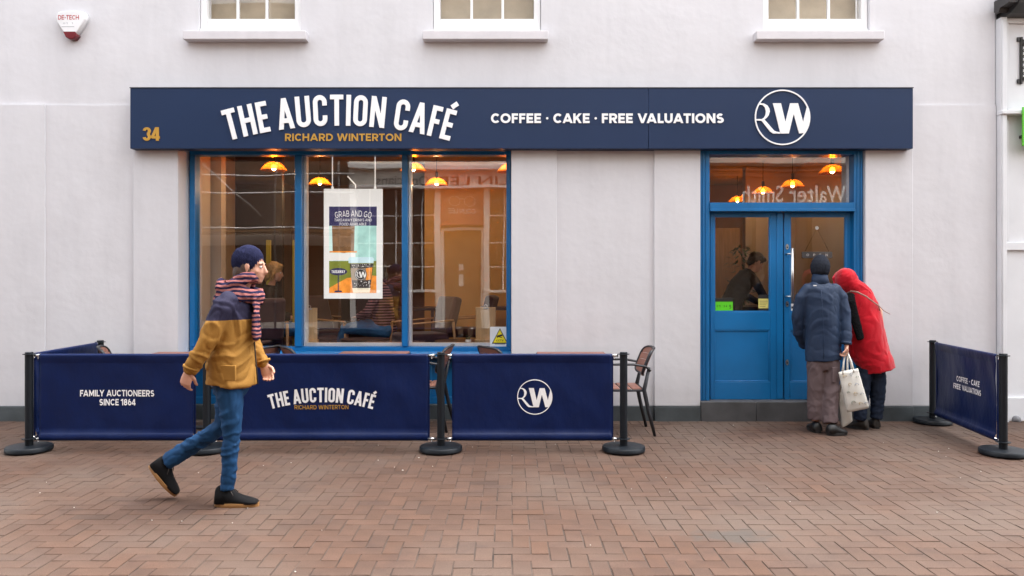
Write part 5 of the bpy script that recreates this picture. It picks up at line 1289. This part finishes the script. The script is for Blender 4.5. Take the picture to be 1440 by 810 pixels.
# --- person walking past
wk = thing('person', 'person walking past in mustard jacket, striped scarf, beanie and blue jeans', 'person', (-1.895, -3.03, 0), R(-90))
M_must = mat('navy_and_mustard_cloth', (.33, .165, .035), .8, .12, 5, .0012, 120, spec=.2); M_bluej = mat('blue_denim', (.010, .048, .125), .8, .3, 9, .0008, 220, spec=.2)
M_navyk = mat('navy_knit', (.014, .016, .045), .9, .25, 50, .003, 140, spec=.1); M_gum = mat('gum_rubber', (.30, .15, .05), .6, .1, 10)
def scarf_mat():
    m = mat('pink_navy_striped_knit', (.5, .5, .5), .9, .1, 30, .003, 150, spec=.1); t = m.node_tree; N = t.nodes; L_ = t.links; b = N['Principled BSDF']
    w1 = N.new('ShaderNodeTexWave'); w1.bands_direction = 'Z'; w1.inputs['Scale'].default_value = 11; w1.inputs['Distortion'].default_value = 3.5; w1.inputs['Detail'].default_value = 2
    tc = N.new('ShaderNodeTexCoord'); L_.new(tc.outputs['Object'], w1.inputs['Vector']); cr = N.new('ShaderNodeValToRGB'); cr.color_ramp.interpolation = 'CONSTANT'
    cr.color_ramp.elements[0].color = (.02, .018, .05, 1); cr.color_ramp.elements[1].position = .52; cr.color_ramp.elements[1].color = (.34, .13, .12, 1)
    L_.new(w1.outputs['Fac'], cr.inputs[0]); L_.new(cr.outputs[0], b.inputs['Base Color']); return m
M_scarf = scarf_mat()
def two_tone(m, z, col):                                   # the upper part of the jacket is navy cloth
    t = m.node_tree; N = t.nodes; L_ = t.links; b = N['Principled BSDF']; src = b.inputs['Base Color'].links[0].from_socket
    tc = N.new('ShaderNodeTexCoord'); sp = N.new('ShaderNodeSeparateXYZ'); L_.new(tc.outputs['Object'], sp.inputs[0]); g = N.new('ShaderNodeMath'); g.operation = 'GREATER_THAN'; g.inputs[1].default_value = z
    L_.new(sp.outputs['Z'], g.inputs[0]); mx = N.new('ShaderNodeMix'); mx.data_type = 'RGBA'; L_.new(g.outputs[0], mx.inputs['Factor']); L_.new(src, mx.inputs['A']); mx.inputs['B'].default_value = (*col, 1); L_.new(mx.outputs['Result'], b.inputs['Base Color'])
two_tone(M_must, 1.245, (.022, .020, .045))
V = lambda x, y, z: Vector((x, y, z))
hc = V(0, .125, 1.60); HM = head_M(0, -6, 0)
q = MB(); add_head(q, hc, HM, 1.0)
q.tube([V(0, .02, 1.36), V(0, .06, 1.46), V(0, .10, 1.55)], [.075, .056, .054], 12)
q.tube([V(0, 0, .88), V(0, 0, 1.0), V(0, .01, 1.2), V(0, .02, 1.38)], [(.15, .105), (.135, .10), (.165, .11), (.12, .09)], 14, side=(1, 0, 0))
LA = [V(-.16, .03, 1.36), V(-.195, .035, 1.31), V(-.235, .04, 1.12), V(-.22, .09, 1.01), V(-.205, .145, .92)]; RA = [V(.16, .02, 1.36), V(.195, .005, 1.31), V(.235, -.07, 1.12), V(.225, -.13, 1.02), V(.217, -.20, .92)]
for a in (LA, RA): q.tube(a, [.036, .036, .036, .03, .026], 10, rnd=True)
RL = [V(.085, .0, .90), V(.085, .02, .50), V(.08, .0, .09)]; LL = [V(-.085, -.02, .90), V(-.085, -.10, .49), V(-.08, -.46, .27)]
for a in (RL, LL): q.tube(a, [.062, .040, .032], 10, rnd=True)
foot(q, (.08, -.085, 0), (.08, .205, 0)); q.tube([V(-.08, -.50, .22), V(-.08, -.45, .12)], .022, 8, rnd=True)
body = sculpt(q, 'body', M_skin, wk, .007, 1)
q = MB(); add_hand(q, V(-.205, .15, .91), (.05, .35, -.9), (1, .1, 0), .55, -1); add_hand(q, V(.217, -.205, .915), (-.02, -.30, -1), (-1, .2, 0), .5, 1)
join_mesh(body, sculpt(q, None, M_skin, None, .004, 1)); add_eyes(wk, hc, HM)
q = MB(); q.tube([V(0, -.01, .80), V(0, -.005, .92), V(0, .0, 1.08), V(0, .01, 1.25), V(0, .02, 1.36), V(0, .04, 1.44)], [(.20, .165), (.195, .16), (.178, .145), (.195, .15), (.17, .125), (.10, .09)], 26, side=(1, 0, 0))
sleeve(q, [V(-.15, .03, 1.37), V(-.195, .035, 1.31), V(-.235, .04, 1.12), V(-.22, .09, 1.01), V(-.205, .14, .93)], [.065, .072, .062, .056, .050]); sleeve(q, [V(.15, .02, 1.37), V(.195, .005, 1.31), V(.235, -.07, 1.12), V(.225, -.13, 1.02), V(.217, -.19, .935)], [.065, .072, .062, .056, .050])
sculpt(q, 'jacket', M_must, wk, .010, 3, folds(.013, 5, 7, 51))
MB().tube([V(.2175, -.192, .930), V(.2172, -.186, .945)], .054, 16).build('cuff', M_must, wk); MB().tube([V(-.205, .142, .926), V(-.2065, .137, .940)], .055, 16).build('cuff', M_must, wk)
o = MB().box(-.008, .008, -.055, .055, -.05, .05, None, .004, 2).build('patch_pocket', M_must, wk); o.location = V(.198, .045, .90); o.rotation_euler = (0, 0, R(-14))
MB().tube([V(0, .172, .80), V(0, .163, .92), V(0, .150, 1.08), V(0, .162, 1.25)], .005, 6).build('zip', M_lash, wk)
q = MB(); q.tube([V(0, -.01, .80), V(0, 0, .93)], [(.15, .12), (.15, .115)], 18, side=(1, 0, 0), rnd=True)
q.tube([V(.085, 0, .86), V(.085, .02, .68), V(.085, .025, .50), V(.082, .012, .30), V(.08, -.005, .105)], [.096, .082, .064, .056, .050], 16); q.tube([V(-.085, -.02, .86), V(-.085, -.06, .68), V(-.085, -.10, .50), V(-.083, -.28, .385), V(-.08, -.475, .255)], [.098, .086, .068, .060, .054], 16)
sculpt(q, 'jeans', M_bluej, wk, .009, 2, folds(.009, 6, 10, 61))
M_canvas = mat('black_canvas', (.008, .008, .009), .9, .2, 20, .0008, 300, spec=.15)
shoe('shoe', wk, (.08, -.085, 0), (.08, .205, 0), M_canvas, M_gum, .035, .050, .026, M_lash)
shoe('shoe', wk, (-.08, -.60, .23), (-.08, -.42, .02), M_canvas, M_gum, .02, .050, .026, M_lash)
q = MB(); hb = hc+V(0, -.016, .045); q.ball(hb, (.083, .100, .100), n=24, M=HM @ Matrix.Rotation(R(12), 3, 'X')); q.tube([hb+HM @ V(0, -.012, -.026), hb+HM @ V(0, -.006, .004)], [(.087, .102), (.088, .103)], 24, side=(1, 0, 0), rnd=True)
def knit2(p): return .0022*math.sin(math.atan2(p.x-hb.x, p.y-hb.y)*44)
sculpt(q, 'beanie', M_navyk, wk, .007, 2, knit2)
q = MB(); rg = []
for k, (rx, ry, z, yo_) in enumerate(((.105, .115, 1.47, .07), (.135, .135, 1.43, .055), (.135, .14, 1.38, .045), (.19, .155, 1.34, .03), (.245, .165, 1.29, .02), (.275, .18, 1.23, .015), (.275, .185, 1.18, .01))): q.tube([V(0, yo_-.0, z-.012), V(0, yo_, z+.016)], [(rx*1.0, ry), (rx*.94, ry*.94)], 24, side=(1, 0, 0), rnd=True)
q = MB()
for rr, rz_, ti, r0, dz in ((.098, .112, .16, .040, 1.475), (.110, .125, -.12, .044, 1.425), (.118, .135, .05, .044, 1.385)): q.tube([V(rr*math.cos(a), .05+rz_*math.sin(a), dz+ti*.35*math.sin(a)+.010*math.sin(3*a)) for a in [2*PI*k/24 for k in range(25)]], (r0*1.1, r0*.85), 10, side=(0, 0, 1), cap=False)
q.tube([V(.05, .17, 1.40), V(.065, .185, 1.30), V(.06, .18, 1.20), V(.062, .185, 1.12)], [(.045, .022), (.055, .022), (.055, .02), (.055, .018)], 12, side=(1, 0, 0), rnd=True)
sculpt(q, 'scarf', M_scarf, wk, .009, 2, folds(.010, 9, 20, 71))
q = MB(); q.ball(hc+V(0, -.055, -.045), (.084, .062, .105), n=18)
for s_ in (-1, 1): q.ball(hc+V(s_*.068, -.018, -.035), (.020, .040, .080), n=12)
sculpt(q, 'hair', mat('brown_hair', (.06, .03, .018), .6, .3, 50, .003, 100), wk, .008, 2, lambda p: .004*noise.noise(Vector((p.x*90, p.y*60, p.z*10))))

# --- people inside
M_blackc = mat('black_cotton', (.010, .010, .012), .8, .1, 10); M_brownh = mat('dark_brown_hair', (.02, .012, .009), .6, .3, 60, .003, 100); M_blond = mat('blonde_hair', (.42, .26, .11), .6, .3, 60, .003, 100)
bar = thing('person', 'dark-haired person in black clothes leaning forward behind the left door', 'person', (PX(1022, 2.0), 1.75, .17), R(-78)); 
hc = V(0, .34, 1.56); HM = head_M(0, -32, 0); q = MB(); add_head(q, hc, HM)
q.tube([V(0, .22, 1.38), V(0, .30, 1.50)], [.06, .054], 12); q.tube([V(0, -.05, .92), V(0, .0, 1.08), V(0, .12, 1.26), V(0, .22, 1.38)], [(.15, .11), (.15, .11), (.17, .11), (.12, .09)], 14, side=(1, 0, 0))
for s in (-1, 1):
    q.tube([V(s*.18, .20, 1.36), V(s*.235, .30, 1.12), V(s*.15, .54, 1.02)], [.036, .032, .026], 10, rnd=True); q.tube([V(s*.09, -.05, .92), V(s*.09, -.03, .5), V(s*.09, -.08, .09)], [.08, .055, .04], 10); foot(q, (s*.09, -.12, 0), (s*.1, .12, 0))
body = sculpt(q, 'body', M_skin, bar, .009, 1); q = MB()
for s in (-1, 1): add_hand(q, V(s*.15, .55, 1.02), (-s*.2, 1, -.1), (0, 0, -1), .4, s)
join_mesh(body, sculpt(q, None, M_skin, None, .005, 1))
q = MB(); q.tube([V(0, -.06, .84), V(0, .0, 1.05), V(0, .12, 1.26), V(0, .22, 1.39), V(0, .26, 1.44)], [(.175, .13), (.175, .13), (.19, .13), (.15, .11), (.08, .07)], 20, side=(1, 0, 0))
for s in (-1, 1): q.tube([V(s*.15, .20, 1.37), V(s*.2, .22, 1.30), V(s*.24, .31, 1.12), V(s*.17, .46, 1.04)], [.06, .062, .055, .045], 12, rnd=True)
sculpt(q, 'jumper', M_blackc, bar, .012, 2, folds(.006)); q = MB(); q.tube([V(0, -.05, .95), V(0, -.05, .85)], [(.16, .12), (.17, .12)], 14, side=(1, 0, 0))
for s in (-1, 1): q.tube([V(s*.09, -.05, .9), V(s*.09, -.03, .5), V(s*.09, -.08, .1)], [.1, .075, .06], 12)
sculpt(q, 'trousers', M_blackc, bar, .012, 2)
q = MB(); q.ball(hc+HM @ V(0, -.02, .045), (.088, .105, .09), n=18, M=HM); q.ball(hc+HM @ V(0, .06, .085), (.06, .05, .03), n=12, M=HM); q.ball(hc+HM @ V(0, -.07, -.01), (.07, .045, .08), n=12, M=HM); sculpt(q, 'hair', M_brownh, bar, .008, 2, lambda p: .006*noise.noise(p*35))
for s in (-1, 1): shoe('shoe', bar, (s*.09, -.15, 0), (s*.1, .13, 0), M_boot, M_rubber)

def seated(label, loc, yaw, top_m, leg_m, hair_m, head_yaw=0, seat=.46, lean=0, long_hair=True, stripes=False):
    t = thing('person', label, 'person', loc, R(yaw)); hc = V(0, .06+lean, seat+.80); HM = head_M(head_yaw, -10, 0)
    q = MB(); add_head(q, hc, HM); q.tube([V(0, 0+lean*.7, seat+.58), V(0, .03+lean, seat+.72)], [.06, .054], 12)
    q.tube([V(0, -.08, seat+.08), V(0, -.06, seat+.25), V(0, -.02+lean*.5, seat+.45), V(0, lean*.7, seat+.58)], [(.17, .12), (.15, .11), (.17, .11), (.12, .09)], 14, side=(1, 0, 0))
    for s in (-1, 1):
        q.tube([V(s*.18, 0+lean*.6, seat+.55), V(s*.24, .06, seat+.30), V(s*.08, .26, seat+.22)], [.036, .032, .026], 10, rnd=True)
        q.tube([V(s*.09, -.05, seat+.07), V(s*.12, .40, seat+.08), V(s*.12, .44, .09)], [.09, .06, .04], 10, rnd=True); foot(q, (s*.12, .40, 0), (s*.13, .62, 0))
    body = sculpt(q, 'body', M_skin, t, .009, 1); q = MB()
    for s in (-1, 1): add_hand(q, V(s*.08, .26, seat+.22), (-s*.6, .8, -.1), (0, 0, -1), .4, s)
    join_mesh(body, sculpt(q, None, M_skin, None, .005, 1))
    q = MB(); q.tube([V(0, -.08, seat+.02), V(0, -.06, seat+.25), V(0, -.02+lean*.5, seat+.45), V(0, lean*.7, seat+.58), V(0, .01+lean*.8, seat+.64)], [(.19, .15), (.175, .14), (.19, .135), (.15, .11), (.08, .07)], 20, side=(1, 0, 0))
    for s in (-1, 1): q.tube([V(s*.15, lean*.6, seat+.56), V(s*.2, lean*.5, seat+.50), V(s*.25, .06, seat+.30), V(s*.11, .23, seat+.235)], [.06, .064, .055, .045], 12, rnd=True)
    sculpt(q, 'jumper', top_m, t, .011, 2, folds(.006)); q = MB()
    for s in (-1, 1): q.tube([V(s*.09, -.10, seat+.06), V(s*.12, .20, seat+.09), V(s*.12, .42, seat+.07), V(s*.12, .45, seat-.06), V(s*.12, .44, .1)], [.11, .098, .078, .072, .055], 12, rnd=True)
    sculpt(q, 'jeans', leg_m, t, .011, 2, folds(.006, 7, 12))
    q = MB(); q.ball(hc+HM @ V(0, -.02, .045), (.09, .108, .09), n=18, M=HM); q.ball(hc+HM @ V(0, .045, .085), (.065, .05, .035), n=12, M=HM); q.ball(hc+HM @ V(0, -.07, -.04), (.085, .05, .11 if long_hair else .07), n=14, M=HM)
    if long_hair:
        for s in (-1, 1): q.tube([hc+HM @ V(s*.078, .01, .05), hc+HM @ V(s*.092, .0, -.03), hc+HM @ V(s*.08, -.01, -.10)], [.025, .028, .02], 10, rnd=True)
    sculpt(q, 'hair', hair_m, t, .008, 2, lambda p: .005*noise.noise(Vector((p.x*60, p.y*60, p.z*14))))
    for s in (-1, 1): shoe('shoe', t, (s*.12, .37, 0), (s*.13, .64, 0), M_boot, M_rubber)
    add_eyes(t, hc, HM)
    return t
def stripe_mat():
    m = mat('pink_striped_jumper', (.5, .5, .5), .9, .1, 30); t = m.node_tree; N = t.nodes; L_ = t.links; b = N['Principled BSDF']
    w1 = N.new('ShaderNodeTexWave'); w1.bands_direction = 'Z'; w1.inputs['Scale'].default_value = 9; w1.inputs['Distortion'].default_value = .5
    tc = N.new('ShaderNodeTexCoord'); L_.new(tc.outputs['Object'], w1.inputs['Vector']); cr = N.new('ShaderNodeValToRGB'); cr.color_ramp.interpolation = 'CONSTANT'
    cr.color_ramp.elements[0].color = (.03, .015, .03, 1); cr.color_ramp.elements[1].position = .5; cr.color_ramp.elements[1].color = (.30, .17, .20, 1)
    L_.new(w1.outputs['Fac'], cr.inputs[0]); L_.new(cr.outputs[0], b.inputs['Base Color']); return m
M_bj2 = mat('bright_blue_denim', (.03, .13, .32), .8, .2, 9)
seated('blonde person in dark top sitting in profile in the left pane', (PX(379, 1.5), 1.5, ZF), -80, M_blackc, M_bj2, M_blond, 0, .42)
seated('person in striped jumper and jeans sitting below and behind the poster', (PX(533, 1.75), 1.75, ZF), 80, stripe_mat(), M_bj2, M_brownh, 0, .42, -.04)
for x, y, a, lb in ((PX(372, 1.5)+.0, 1.5, -80, 'dark stool chair under the blonde person'), (PX(533, 1.75), 1.75, 80, 'dark stool chair under the person in striped jumper')):
    t = thing('stool', lb, 'stool', (x, y, ZF), R(a)); h = .27
    MB().lathe([(.18, h), (.19, h+.02), (.18, h+.05), (.01, h+.055)], n=24).build('seat', M_vel, t)
    for k in range(4): b = R(45+90*k); MB().tube([(.12*math.cos(b), .12*math.sin(b), h), (.19*math.cos(b), .19*math.sin(b), 0)], .014, 8).build('leg', M_wood, t)
